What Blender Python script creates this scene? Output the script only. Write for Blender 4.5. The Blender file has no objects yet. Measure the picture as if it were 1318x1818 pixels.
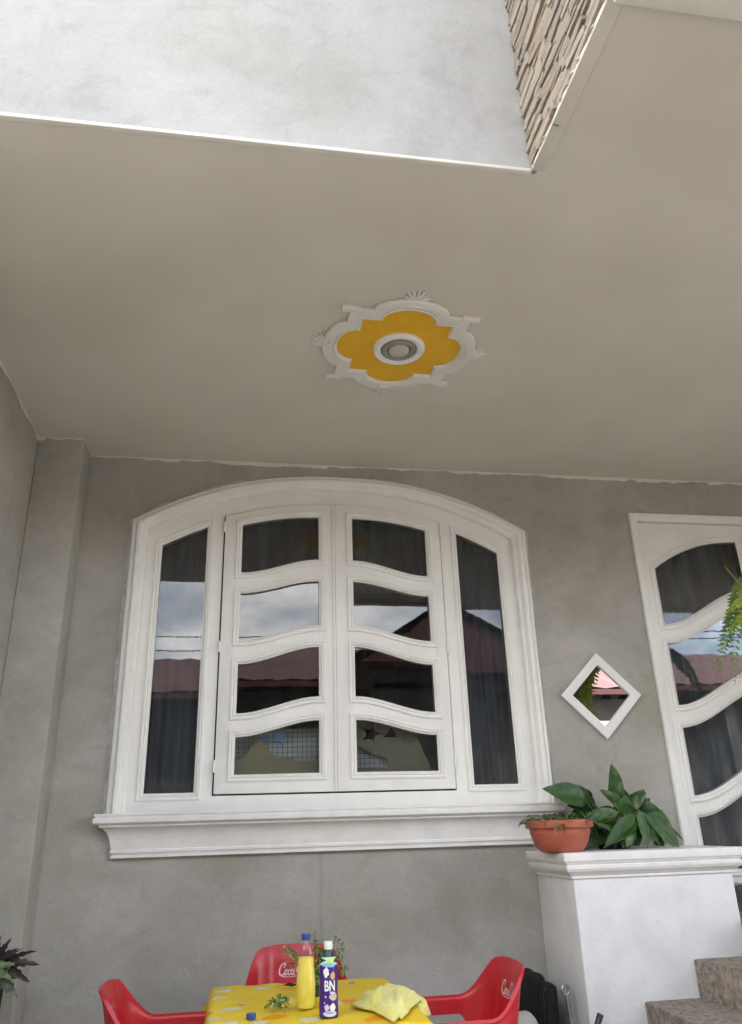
import bpy, bmesh, math, random
from mathutils import Vector, Matrix, noise
R = math.radians
sc = bpy.context.scene
C = sc.collection

# ------------------------------------------------------------------ camera, sky, sun, exposure
cam = bpy.data.cameras.new('camera'); cam_o = bpy.data.objects.new('camera', cam); C.objects.link(cam_o)
rt = Vector((0.98725789, -0.15648742, -0.02887131)); up = Vector((-0.03299953, -0.37882615, 0.92487933)); fw = Vector((0.15566919, 0.91214168, 0.37916311))
m = Matrix((rt, up, -fw)).transposed().to_4x4(); m.translation = Vector((0, -4.2, 1.28)); cam_o.matrix_world = m
cam.sensor_fit = 'VERTICAL'; cam.sensor_height = 36; cam.lens = 36 * 1376.8 / 1818; cam.clip_start = 0.05; cam.clip_end = 500
sc.camera = cam_o

SUN_EL, SUN_AZ = R(58), R(20)          # azimuth measured from +Y towards +X: the sun stands behind the house
w = bpy.data.worlds.new('World'); sc.world = w; w.use_nodes = True
nt = w.node_tree; nt.nodes.clear()
out = nt.nodes.new('ShaderNodeOutputWorld')
sky = nt.nodes.new('ShaderNodeTexSky'); sky.sky_type = 'NISHITA'; sky.sun_disc = False; sky.sun_elevation = SUN_EL; sky.sun_rotation = SUN_AZ
sky.air_density = 1.0; sky.dust_density = 2.0
b1 = nt.nodes.new('ShaderNodeBackground'); b1.inputs['Strength'].default_value = 0.13
b2 = nt.nodes.new('ShaderNodeBackground'); b2.inputs['Strength'].default_value = 2.1
tc = nt.nodes.new('ShaderNodeTexCoord'); mp = nt.nodes.new('ShaderNodeMapping'); mp.inputs['Scale'].default_value = (1, 1, 2.2)
n1 = nt.nodes.new('ShaderNodeTexNoise'); n1.inputs['Scale'].default_value = 2.3; n1.inputs['Detail'].default_value = 5; n1.inputs['Roughness'].default_value = 0.58
cr = nt.nodes.new('ShaderNodeValToRGB'); cr.color_ramp.elements[0].position = 0.43; cr.color_ramp.elements[1].position = 0.62
cc = nt.nodes.new('ShaderNodeValToRGB'); cc.color_ramp.elements[0].position = 0.42; cc.color_ramp.elements[0].color = (0.71, 0.705, 0.70, 1); cc.color_ramp.elements[1].position = 0.7; cc.color_ramp.elements[1].color = (1, 0.965, 0.905, 1)
mx = nt.nodes.new('ShaderNodeMixShader')
L = nt.links.new
L(tc.outputs['Generated'], mp.inputs['Vector']); L(mp.outputs['Vector'], n1.inputs['Vector']); L(n1.outputs['Fac'], cr.inputs['Fac']); L(n1.outputs['Fac'], cc.inputs['Fac'])
L(sky.outputs['Color'], b1.inputs['Color']); L(cc.outputs['Color'], b2.inputs['Color'])
L(cr.outputs['Color'], mx.inputs['Fac']); L(b1.outputs[0], mx.inputs[1]); L(b2.outputs[0], mx.inputs[2]); L(mx.outputs[0], out.inputs['Surface'])

sl = bpy.data.lights.new('sun', 'SUN'); sl.energy = 2.2; sl.angle = R(0.6); sl.color = (1, 0.95, 0.87)
so = bpy.data.objects.new('sun', sl); C.objects.link(so)
sd = Vector((math.sin(SUN_AZ) * math.cos(SUN_EL), math.cos(SUN_AZ) * math.cos(SUN_EL), math.sin(SUN_EL)))
so.rotation_euler = sd.to_track_quat('Z', 'Y').to_euler(); so.location = (0, 8, 15)

sc.view_settings.view_transform = 'Standard'; sc.view_settings.look = 'None'; sc.view_settings.gamma = 1
sc.view_settings.exposure = 2.17; sc.view_settings.use_curve_mapping = False
sc.render.engine = 'CYCLES'; sc.cycles.max_bounces = 7; sc.cycles.diffuse_bounces = 4; sc.cycles.glossy_bounces = 4; sc.cycles.transmission_bounces = 2; sc.cycles.transparent_max_bounces = 8
sc.cycles.use_adaptive_sampling = True; sc.cycles.adaptive_threshold = 0.03; sc.cycles.use_denoising = True; sc.cycles.caustics_reflective = False; sc.cycles.caustics_refractive = False

# ------------------------------------------------------------------ helpers
def obj(name, me, mat=None, parent=None, smooth=None):
    o = bpy.data.objects.new(name, me); C.objects.link(o)
    if mat is not None and not me.materials: me.materials.append(mat)
    if parent is not None: o.parent = parent
    if smooth is not None:
        me.shade_smooth()
        if smooth < 180: me.set_sharp_from_angle(angle=R(smooth))
    return o
def pyd(name, v, f, mat=None, parent=None, smooth=None):
    me = bpy.data.meshes.new(name); me.from_pydata([tuple(p) for p in v], [], f); me.validate(); me.update()
    bm = bmesh.new(); bm.from_mesh(me); bmesh.ops.recalc_face_normals(bm, faces=bm.faces); bm.to_mesh(me); bm.free()
    return obj(name, me, mat, parent, smooth)
def bmo(name, bm, mat=None, parent=None, smooth=None):
    me = bpy.data.meshes.new(name); bm.to_mesh(me); bm.free()
    return obj(name, me, mat, parent, smooth)
def thing(name, label, cat, loc=(0, 0, 0), group=None):
    o = bpy.data.objects.new(name, None); C.objects.link(o); o.location = loc; o.empty_display_size = 0.1
    o['label'] = label; o['category'] = cat
    if group: o['group'] = group
    return o
def tag(o, label, cat, group=None):
    o['label'] = label; o['category'] = cat
    if group: o['group'] = group
    return o
def boxbm(x0, x1, y0, y1, z0, z1, bev=0.0, seg=2, bm=None):
    b = bmesh.new()
    bmesh.ops.create_cube(b, size=1)
    for v in b.verts:
        v.co = Vector(((x0 + x1) / 2 + v.co.x * (x1 - x0), (y0 + y1) / 2 + v.co.y * (y1 - y0), (z0 + z1) / 2 + v.co.z * (z1 - z0)))
    if bev: bmesh.ops.bevel(b, geom=list(b.edges), offset=bev, segments=seg, profile=0.5, affect='EDGES')
    return b
def box(name, x0, x1, y0, y1, z0, z1, mat, parent=None, bev=0.0, seg=2):
    return bmo(name, boxbm(x0, x1, y0, y1, z0, z1, bev, seg), mat, parent, 40 if bev else None)
def lathe(name, prof, mat, parent=None, n=32, loc=(0, 0, 0), smooth=35, sx=1, sy=1):
    v = []; f = []
    for r, z in prof:
        for k in range(n):
            a = 2 * math.pi * k / n; v.append((loc[0] + sx * r * math.cos(a), loc[1] + sy * r * math.sin(a), loc[2] + z))
    for i in range(len(prof) - 1):
        for k in range(n):
            f.append((i * n + k, i * n + (k + 1) % n, (i + 1) * n + (k + 1) % n, (i + 1) * n + k))
    if prof[0][0] > 1e-6: f.append(tuple(range(n))[::-1])
    if prof[-1][0] > 1e-6: f.append(tuple((len(prof) - 1) * n + k for k in range(n)))
    return pyd(name, v, f, mat, parent, smooth)
def tubegeo(pts, rad, n=8, v=None, f=None):
    v = [] if v is None else v; f = [] if f is None else f
    pts = [Vector(p) for p in pts]; b0 = len(v); N = len(pts)
    rr = rad if isinstance(rad, (list, tuple)) else [rad] * N
    ref = None
    for i, p in enumerate(pts):
        t = (pts[min(i + 1, N - 1)] - pts[max(i - 1, 0)]).normalized()
        if ref is None: ref = Vector((0, 0, 1)) if abs(t.z) < 0.9 else Vector((1, 0, 0))
        a = t.cross(ref)
        if a.length < 1e-4: a = t.cross(Vector((1, 0.3, 0)))
        a.normalize(); b = t.cross(a).normalized(); ref = -b if False else ref
        for k in range(n):
            an = 2 * math.pi * k / n; v.append(p + (a * math.cos(an) + b * math.sin(an)) * rr[i])
    for i in range(N - 1):
        for k in range(n):
            f.append((b0 + i * n + k, b0 + i * n + (k + 1) % n, b0 + (i + 1) * n + (k + 1) % n, b0 + (i + 1) * n + k))
    f.append(tuple(b0 + k for k in range(n))[::-1]); f.append(tuple(b0 + (N - 1) * n + k for k in range(n)))
    return v, f
def tube(name, pts, rad, mat, parent=None, n=8):
    v, f = tubegeo(pts, rad, n); return pyd(name, v, f, mat, parent, 60)
def poly2d(name, outs, half, bev, mapf, mat, parent=None, res=1):
    """filled outline with holes, extruded; mapf takes (x, y, z) of the flat shape to world"""
    cu = bpy.data.curves.new('t', 'CURVE'); cu.dimensions = '2D'; cu.fill_mode = 'BOTH'
    cu.extrude = max(half - bev, 0.0001); cu.bevel_depth = bev; cu.bevel_resolution = res; cu.offset = -bev
    for o_ in outs:
        s = cu.splines.new('POLY'); s.points.add(len(o_) - 1); s.use_cyclic_u = True
        for p, q in zip(s.points, o_): p.co = (q[0], q[1], 0, 1)
    t = bpy.data.objects.new('t', cu); C.objects.link(t)
    dg = bpy.context.evaluated_depsgraph_get(); dg.update()
    me = bpy.data.meshes.new_from_object(t.evaluated_get(dg)); bpy.data.objects.remove(t); bpy.data.curves.remove(cu)
    me.materials.clear(); me.name = name
    for v in me.vertices: v.co = Vector(mapf(v.co))
    bm = bmesh.new(); bm.from_mesh(me); bmesh.ops.remove_doubles(bm, verts=bm.verts, dist=1e-5); bmesh.ops.recalc_face_normals(bm, faces=bm.faces); bm.to_mesh(me); bm.free()
    return obj(name, me, mat, parent, 35)
def on_wall(yc):            # flat shape -> wall plane (x, z), thickness along y
    return lambda c: (c[0], yc - c[2], c[1])
def sweep(name, pts, prof, closed, mapf, mat, parent=None, smooth=40):
    """moulding along a flat path: prof = (offset to the left of the path, height) with mitred corners"""
    P = [Vector((p[0], p[1])) for p in pts]; N = len(P); K = len(prof); v = []; f = []
    for i in range(N):
        if closed: a = P[i] - P[i - 1]; b = P[(i + 1) % N] - P[i]
        else:
            a = P[i] - P[i - 1] if i else P[1] - P[0]; b = P[i + 1] - P[i] if i < N - 1 else a
        a = a.normalized(); b = b.normalized()
        na = Vector((-a.y, a.x)); nb = Vector((-b.y, b.x)); d = na + nb
        d = d / max(d.length_squared / 2, 0.25) if d.length > 1e-6 else na
        for s, h in prof: q = P[i] + d * s; v.append(mapf((q.x, q.y, h)))
    for i in range(N if closed else N - 1):
        j = (i + 1) % N
        for k in range(K - 1): f.append((i * K + k, j * K + k, j * K + k + 1, i * K + k + 1))
    if not closed: f.append(tuple(range(K))); f.append(tuple((N - 1) * K + k for k in range(K)))
    return pyd(name, v, f, mat, parent, smooth)
def stack(name, x0, x1, y0, y1, prof, mat, parent=None, back=False, smooth=30):
    """mitred moulding of stacked rectangles: prof = (overhang, z); the back side (y1) stays flush unless back"""
    v = []; f = []
    for p, z in prof:
        yb = y1 + (p if back else 0)
        v += [(x0 - p, yb, z), (x0 - p, y0 - p, z), (x1 + p, y0 - p, z), (x1 + p, yb, z)]
    n = len(prof)
    for i in range(n - 1):
        for k in range(4): f.append((i * 4 + k, i * 4 + (k + 1) % 4, i * 4 + 4 + (k + 1) % 4, i * 4 + 4 + k))
    f.append((0, 1, 2, 3)); f.append((n * 4 - 4, n * 4 - 3, n * 4 - 2, n * 4 - 1))
    return pyd(name, v, f, mat, parent, smooth)
def sstep(t): t = max(0, min(1, t)); return t * t * (3 - 2 * t)

# ------------------------------------------------------------------ materials
def newmat(name):
    mt = bpy.data.materials.new(name); mt.use_nodes = True
    n = mt.node_tree; b = n.nodes['Principled BSDF']; return mt, n, b
def noise_n(n, scale, detail=3, rough=0.55, dist=0.0, stretch=None, coord='Object'):
    t = n.nodes.new('ShaderNodeTexCoord'); mpn = n.nodes.new('ShaderNodeMapping'); x = n.nodes.new('ShaderNodeTexNoise')
    if stretch: mpn.inputs['Scale'].default_value = stretch
    x.inputs['Scale'].default_value = scale; x.inputs['Detail'].default_value = detail; x.inputs['Roughness'].default_value = rough; x.inputs['Distortion'].default_value = dist
    n.links.new(t.outputs[coord], mpn.inputs['Vector']); n.links.new(mpn.outputs['Vector'], x.inputs['Vector']); return x
def ramp(n, src, stops):
    r = n.nodes.new('ShaderNodeValToRGB'); e = r.color_ramp.elements
    while len(e) < len(stops): e.new(0.5)
    for k, (p, c) in enumerate(stops): e[k].position = p; e[k].color = (*c, 1) if len(c) == 3 else c
    n.links.new(src, r.inputs['Fac']); return r
def mixc(n, fac, a, b, mode='MIX'):
    x = n.nodes.new('ShaderNodeMix'); x.data_type = 'RGBA'; x.blend_type = mode
    for sock, val in ((x.inputs[0], fac), (x.inputs[6], a), (x.inputs[7], b)):
        if isinstance(val, (int, float)): sock.default_value = val
        elif isinstance(val, tuple): sock.default_value = (*val, 1)
        else: n.links.new(val, sock)
    return x.outputs[2]
def addbump(n, b, src, strength, dist=0.01):
    bp = n.nodes.new('ShaderNodeBump'); bp.inputs['Strength'].default_value = strength; bp.inputs['Distance'].default_value = dist
    n.links.new(src, bp.inputs['Height']); n.links.new(bp.outputs[0], b.inputs['Normal']); return bp
def pm(name, c1, c2=None, scale=6, rough=0.6, bump=0, bscale=60, spec=0.5, lo=0.35, hi=0.65, metal=0, coat=0, bdist=0.01, sheen=0, stretch=None, sss=0):
    mt, n, b = newmat(name)
    b.inputs['Roughness'].default_value = rough; b.inputs['Specular IOR Level'].default_value = spec; b.inputs['Metallic'].default_value = metal
    b.inputs['Coat Weight'].default_value = coat; b.inputs['Sheen Weight'].default_value = sheen
    if sss: b.inputs['Subsurface Weight'].default_value = sss; b.inputs['Subsurface Radius'].default_value = (0.02, 0.015, 0.005)
    if c2 is None: b.inputs['Base Color'].default_value = (*c1, 1)
    else:
        x = noise_n(n, scale, stretch=stretch); r = ramp(n, x.outputs['Fac'], [(lo, c1), (hi, c2)]); n.links.new(r.outputs['Color'], b.inputs['Base Color'])
    if bump: y = noise_n(n, bscale, 2); addbump(n, b, y.outputs['Fac'], bump, bdist)
    return mt
def cement(name, dark, mid, light, spots=0.5, green=0.0, seam=None):
    mt, n, b = newmat(name)
    big = noise_n(n, 1.3, 4, 0.6, 0.8); med = noise_n(n, 5.5, 4, 0.62, 1.5); fine = noise_n(n, 55, 2, 0.6); tro = noise_n(n, 3.2, 6, 0.72, 3.5, (1, 1, 2.2))
    c = ramp(n, big.outputs['Fac'], [(0.32, dark), (0.5, mid), (0.68, light)]).outputs['Color']
    r2 = ramp(n, med.outputs['Fac'], [(0.30, (0.84, 0.835, 0.815)), (0.46, (0.97, 0.97, 0.965)), (0.56, (1, 1, 1)), (0.72, (1.06, 1.06, 1.065))]).outputs['Color']
    c = mixc(n, 0.75, c, r2, 'MULTIPLY')
    r3 = ramp(n, tro.outputs['Fac'], [(0.55, (0, 0, 0)), (0.78, (1, 1, 1))]).outputs['Color']
    c = mixc(n, 0.0, c, c)
    lm = n.nodes.new('ShaderNodeMath'); lm.operation = 'MULTIPLY'; n.links.new(r3, lm.inputs[0]); lm.inputs[1].default_value = 0.35 * spots
    c = mixc(n, lm.outputs[0], c, tuple(min(1, v * 1.5) for v in light))
    if green:
        g = noise_n(n, 1.9, 3, 0.6, 0.5, (1, 1, 1.6)); gr = ramp(n, g.outputs['Fac'], [(0.5, (0, 0, 0)), (0.72, (green, green, green))]).outputs['Color']
        gm = n.nodes.new('ShaderNodeRGBToBW'); n.links.new(gr, gm.inputs[0]); c = mixc(n, gm.outputs[0], c, tuple(v * k for v, k in zip(mid, (0.80, 0.80, 0.68))))
    f2 = ramp(n, fine.outputs['Fac'], [(0.3, (0.9, 0.9, 0.9)), (0.6, (1, 1, 1))]).outputs['Color']; c = mixc(n, 0.6, c, f2, 'MULTIPLY')
    if seam:     # old vertical joint showing as a faint stain
        tx = n.nodes.new('ShaderNodeTexCoord'); sp_ = n.nodes.new('ShaderNodeSeparateXYZ'); n.links.new(tx.outputs['Object'], sp_.inputs[0])
        a_ = n.nodes.new('ShaderNodeMath'); a_.operation = 'MULTIPLY_ADD'; n.links.new(med.outputs['Fac'], a_.inputs[0]); a_.inputs[1].default_value = 0.06; n.links.new(sp_.outputs['X'], a_.inputs[2])
        b_ = n.nodes.new('ShaderNodeMath'); b_.operation = 'SUBTRACT'; n.links.new(a_.outputs[0], b_.inputs[0]); b_.inputs[1].default_value = seam[0] + 0.03
        d_ = n.nodes.new('ShaderNodeMath'); d_.operation = 'ABSOLUTE'; n.links.new(b_.outputs[0], d_.inputs[0])
        r4 = ramp(n, d_.outputs[0], [(0.0, (1, 1, 1)), (0.016, (0, 0, 0))]); e_ = n.nodes.new('ShaderNodeMath'); e_.operation = 'LESS_THAN'; n.links.new(sp_.outputs['Z'], e_.inputs[0]); e_.inputs[1].default_value = seam[1]
        f_ = n.nodes.new('ShaderNodeMath'); f_.operation = 'MULTIPLY'; n.links.new(r4.outputs['Color'], f_.inputs[0]); n.links.new(e_.outputs[0], f_.inputs[1]); g_ = n.nodes.new('ShaderNodeMath'); g_.operation = 'MULTIPLY'; n.links.new(f_.outputs[0], g_.inputs[0]); g_.inputs[1].default_value = 0.45
        c = mixc(n, g_.outputs[0], c, tuple(v * 0.62 for v in mid))
    # small pale flecks of paint and dark pits
    vo = n.nodes.new('ShaderNodeTexVoronoi'); vo.inputs['Scale'].default_value = 7; t = n.nodes.new('ShaderNodeTexCoord'); n.links.new(t.outputs['Object'], vo.inputs['Vector'])
    fl = ramp(n, vo.outputs['Distance'], [(0.0, (1, 1, 1)), (0.045, (0, 0, 0))]); fl.color_ramp.interpolation = 'LINEAR'
    sel = n.nodes.new('ShaderNodeSeparateColor'); n.links.new(vo.outputs['Color'], sel.inputs[0])
    gt = n.nodes.new('ShaderNodeMath'); gt.operation = 'GREATER_THAN'; gt.inputs[1].default_value = 0.86; n.links.new(sel.outputs[0], gt.inputs[0])
    bw = n.nodes.new('ShaderNodeMath'); bw.operation = 'MULTIPLY'; n.links.new(fl.outputs['Color'], bw.inputs[0]); n.links.new(gt.outputs[0], bw.inputs[1])
    c = mixc(n, bw.outputs[0], c, (0.6, 0.6, 0.58))
    n.links.new(c, b.inputs['Base Color']); b.inputs['Roughness'].default_value = 0.72; b.inputs['Specular IOR Level'].default_value = 0.35
    ad = n.nodes.new('ShaderNodeMath'); ad.operation = 'ADD'; n.links.new(tro.outputs['Fac'], ad.inputs[0]); n.links.new(fine.outputs['Fac'], ad.inputs[1])
    addbump(n, b, ad.outputs[0], 0.25, 0.006)
    return mt
M = {}
M['wall'] = cement('cement_plaster', (0.365, 0.350, 0.312), (0.425, 0.410, 0.374), (0.485, 0.470, 0.436), 0.6, 0.7, (0.41, 1.185))
M['upper'] = cement('pale_cement_plaster', (0.345, 0.340, 0.328), (0.40, 0.395, 0.383), (0.44, 0.435, 0.424), 0.22, 0.7)
M['soffit'] = pm('soffit_paint', (0.635, 0.595, 0.515), (0.715, 0.675, 0.595), 1.1, 0.75, 0.10, 45, 0.3)
M['trim'] = pm('cream_trim_paint', (0.70, 0.67, 0.60), (0.76, 0.73, 0.66), 9, 0.5, 0.06, 40)
M['white'] = pm('white_gloss_paint', (0.85, 0.85, 0.815), (0.90, 0.90, 0.865), 7, 0.38, 0.05, 35, 0.5)
M['sill'] = pm('white_render_moulding', (0.80, 0.795, 0.775), (0.88, 0.875, 0.855), 11, 0.55, 0.12, 50)
M['pier'] = pm('whitewashed_render', (0.66, 0.67, 0.67), (0.80, 0.80, 0.80), 4.5, 0.7, 0.25, 45, 0.3, 0.25, 0.6)
M['yellow'] = pm('ochre_yellow_paint', (0.80, 0.43, 0.008), (0.85, 0.47, 0.012), 6, 0.55)
M['dark'] = pm('dark_interior', (0.05, 0.05, 0.05), (0.07, 0.07, 0.065), 3, 0.9)
M['curtain'] = pm('charcoal_curtain', (0.075, 0.085, 0.098), (0.13, 0.143, 0.16), 4, 0.9, 0.2, 220, 0.2, stretch=(3, 1, 0.4))
M['beige'] = pm('beige_reflection', (0.24, 0.22, 0.125), (0.28, 0.26, 0.155), 5, 0.8)  # for the cut-outs that stand in for a reflection
M['reflection_board'] = pm('white_reflection', (0.46, 0.48, 0.45), (0.54, 0.56, 0.53), 5, 0.7)  # for the squared panels that stand in for a reflection
M['ink'] = pm('dark_grid_line', (0.06, 0.065, 0.07))
M['blue'] = pm('blue_plastic', (0.02, 0.06, 0.24), rough=0.35)
M['plaster'] = pm('plaster_ornament', (0.75, 0.72, 0.66), (0.80, 0.77, 0.71), 9, 0.6, 0.06, 40)
M['terracotta'] = pm('terracotta_plastic', (0.44, 0.112, 0.066), (0.50, 0.14, 0.085), 8, 0.45, 0.05, 60)
M['soil'] = pm('potting_soil', (0.02, 0.014, 0.01), (0.06, 0.04, 0.028), 60, 0.95, 0.8, 120)
M['leaf'] = pm('broad_leaf', (0.016, 0.052, 0.013), (0.052, 0.128, 0.028), 14, 0.42, 0.3, 40, 0.45)
M['leaf2'] = pm('variegated_leaf', (0.022, 0.075, 0.015), (0.16, 0.21, 0.045), 22, 0.36, 0.15, 40, 0.5, 0.5, 0.72)
M['leaf3'] = pm('pale_thin_leaf', (0.07, 0.15, 0.025), (0.19, 0.27, 0.08), 30, 0.5)
M['fern'] = pm('fern_green', (0.05, 0.11, 0.015), (0.13, 0.2, 0.03), 18, 0.5)
M['fern_y'] = pm('fern_yellow_green', (0.18, 0.25, 0.02), (0.33, 0.38, 0.05), 18, 0.5)
M['stem'] = pm('plant_stem', (0.10, 0.13, 0.05), (0.16, 0.17, 0.07), 20, 0.6)
M['burgundy'] = pm('burgundy_leaf', (0.010, 0.005, 0.007), (0.026, 0.009, 0.012), 25, 0.4, 0.3, 60)
M['begonia'] = pm('silver_green_leaf', (0.02, 0.045, 0.015), (0.17, 0.22, 0.11), 20, 0.45, 0.3, 60, lo=0.42, hi=0.62)
M['red'] = pm('red_chair_plastic', (0.43, 0.010, 0.018), (0.48, 0.014, 0.022), 4, 0.33, 0.04, 120, 0.5)
M['letter'] = pm('white_lettering', (0.75, 0.72, 0.72), (0.62, 0.52, 0.52), 60, 0.5)
M['black'] = pm('black_fabric', (0.008, 0.008, 0.009), (0.018, 0.018, 0.02), 30, 0.75, 0.4, 300, 0.3)
M['sack'] = pm('pale_grey_cloth', (0.34, 0.34, 0.29), (0.44, 0.43, 0.37), 9, 0.85, 0.3, 90)
M['steel'] = pm('dull_steel', (0.32, 0.32, 0.33), (0.5, 0.5, 0.5), 30, 0.38, 0.1, 80, 0.5, metal=1)
M['iron'] = pm('dark_iron', (0.05, 0.05, 0.055), (0.11, 0.11, 0.11), 30, 0.5, 0.2, 80, 0.5, metal=0.8)
M['towel'] = pm('pale_yellow_terry', (0.70, 0.64, 0.11), (0.78, 0.73, 0.22), 14, 0.95, 0.9, 260, 0.1, sheen=0.4, bdist=0.004)
M['juice'] = pm('yellow_juice', (0.82, 0.66, 0.07), (0.88, 0.74, 0.14), 18, 0.3, sss=0.2)
M['purple'] = pm('purple_label', (0.045, 0.012, 0.17), (0.06, 0.016, 0.21), 20, 0.3)
M['lilac'] = pm('lilac_print', (0.62, 0.58, 0.78)); M['goldp'] = pm('gold_print', (0.55, 0.36, 0.12)); M['mint'] = pm('mint_print', (0.30, 0.62, 0.42), (0.42, 0.70, 0.50), 60)
M['lime'] = pm('lime_print', (0.55, 0.65, 0.08)); M['skyb'] = pm('blue_print', (0.22, 0.40, 0.70)); M['paper'] = pm('white_print', (0.78, 0.78, 0.76)); M['beigep'] = pm('beige_print', (0.55, 0.44, 0.36))
M['capw'] = pm('white_cap', (0.72, 0.74, 0.66), rough=0.4); M['neck'] = pm('dark_bottle_neck', (0.02, 0.045, 0.06), rough=0.2)
M['step'] = pm('brown_stone_step', (0.17, 0.14, 0.11), (0.42, 0.36, 0.30), 38, 0.8, 0.9, 90, 0.3, 0.3, 0.68)
M['floor'] = pm('patio_concrete', (0.23, 0.22, 0.20), (0.32, 0.31, 0.29), 2.5, 0.8, 0.3, 40)
M['ground'] = pm('yard_concrete', (0.19, 0.178, 0.16), (0.25, 0.236, 0.215), 0.8, 0.85, 0.3, 12)
M['mortar'] = pm('mortar', (0.22, 0.19, 0.155), (0.34, 0.30, 0.25), 30, 0.9, 0.6, 90)
M['mortarw'] = pm('pale_mortar', (0.50, 0.50, 0.49), (0.68, 0.68, 0.66), 30, 0.9, 0.6, 90)
M['mframe'] = pm('white_mirror_frame', (0.84, 0.84, 0.84), (0.88, 0.88, 0.88), 8, 0.35)
M['filler'] = pm('smeared_filler', (0.44, 0.44, 0.42), (0.60, 0.60, 0.58), 25, 0.8, 0.3, 60)
M['roof'] = pm('salmon_sheet_roof', (0.105, 0.043, 0.032), (0.135, 0.056, 0.042), 1.5, 0.5, 0.1, 20)
M['nwall'] = pm('grey_neighbour_wall', (0.06, 0.056, 0.05), (0.11, 0.10, 0.09), 1.5, 0.85)
M['nwhite'] = pm('white_neighbour_wall', (0.72, 0.72, 0.71), (0.8, 0.8, 0.79), 1.2, 0.8)
M['rfas'] = pm('red_fascia', (0.07, 0.014, 0.012))
M['wire'] = pm('black_cable', (0.015, 0.015, 0.015), rough=0.5)
M['lampglass'] = pm('frosted_lamp_glass', (0.55, 0.53, 0.47), rough=0.25); M['nickel'] = pm('grey_lamp_trim', (0.33, 0.32, 0.29), rough=0.35, metal=0.3)
def stone_mat():
    mt, n, b = newmat('ledge_stone')
    oi = n.nodes.new('ShaderNodeObjectInfo'); x = noise_n(n, 14, 7, 0.65)
    base = ramp(n, oi.outputs['Random'], [(0.0, (0.50, 0.42, 0.33)), (0.3, (0.58, 0.50, 0.40)), (0.6, (0.66, 0.58, 0.475)), (0.85, (0.54, 0.49, 0.43)), (1.0, (0.40, 0.37, 0.33))])
    v = ramp(n, x.outputs['Fac'], [(0.3, (0.62, 0.60, 0.58)), (0.62, (1.08, 1.06, 1.04))])
    n.links.new(mixc(n, 0.9, base.outputs['Color'], v.outputs['Color'], 'MULTIPLY'), b.inputs['Base Color']); b.inputs['Roughness'].default_value = 0.85
    y = noise_n(n, 40, 6, 0.7); addbump(n, b, y.outputs['Fac'], 0.8, 0.012); return mt
M['stone'] = stone_mat()
def glass(name, tint, rough=0.0, wav=0.0, mul=2.0):
    mt = bpy.data.materials.new(name); mt.use_nodes = True; n = mt.node_tree; n.nodes.clear()
    o = n.nodes.new('ShaderNodeOutputMaterial'); t = n.nodes.new('ShaderNodeBsdfTransparent'); t.inputs['Color'].default_value = (*tint, 1)
    g = n.nodes.new('ShaderNodeBsdfGlossy'); g.inputs['Roughness'].default_value = rough; g.inputs['Color'].default_value = (0.97, 0.98, 1, 1)
    fr = n.nodes.new('ShaderNodeFresnel'); fr.inputs['IOR'].default_value = 1.52
    mu = n.nodes.new('ShaderNodeMath'); mu.operation = 'MULTIPLY'; mu.inputs[1].default_value = mul; mu.use_clamp = True
    ge = n.nodes.new('ShaderNodeNewGeometry'); iv = n.nodes.new('ShaderNodeMath'); iv.operation = 'SUBTRACT'; iv.inputs[0].default_value = 1.0; n.links.new(ge.outputs['Backfacing'], iv.inputs[1])
    fm = n.nodes.new('ShaderNodeMath'); fm.operation = 'MULTIPLY'; n.links.new(fr.outputs[0], fm.inputs[0]); n.links.new(iv.outputs[0], fm.inputs[1])
    mxs = n.nodes.new('ShaderNodeMixShader'); n.links.new(fm.outputs[0] if name.startswith('clear') else fr.outputs[0], mu.inputs[0]); n.links.new(mu.outputs[0], mxs.inputs[0]); n.links.new(t.outputs[0], mxs.inputs[1]); n.links.new(g.outputs[0], mxs.inputs[2]); n.links.new(mxs.outputs[0], o.inputs[0])
    if wav:      # thin film of dust and wiped streaks
        df = n.nodes.new('ShaderNodeBsdfDiffuse'); df.inputs['Color'].default_value = (0.5, 0.5, 0.5, 1); dn = noise_n(n, 9, 4, 0.7, 1.0, (1, 1, 0.35)); dr_ = ramp(n, dn.outputs['Fac'], [(0.45, (0.004, 0.004, 0.004)), (0.75, (0.05, 0.05, 0.05))])
        m2 = n.nodes.new('ShaderNodeMixShader'); n.links.new(dr_.outputs['Color'], m2.inputs[0]); n.links.new(mxs.outputs[0], m2.inputs[1]); n.links.new(df.outputs[0], m2.inputs[2]); n.links.new(m2.outputs[0], o.inputs[0])
        x = noise_n(n, 3.5, 2); bp = n.nodes.new('ShaderNodeBump'); bp.inputs['Strength'].default_value = wav; bp.inputs['Distance'].default_value = 0.02
        n.links.new(x.outputs['Fac'], bp.inputs['Height']); n.links.new(bp.outputs[0], g.inputs['Normal'])
    return mt
M['pane'] = glass('window_glass', (0.80, 0.83, 0.84), 0.0, 0.012, 1.7)
M['pet'] = glass('clear_bottle_plastic', (0.97, 0.98, 0.96), 0.04, 0, 1.2)
M['mirror'] = pm('mirror_silver', (0.88, 0.89, 0.89), rough=0.01, metal=1)
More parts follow.
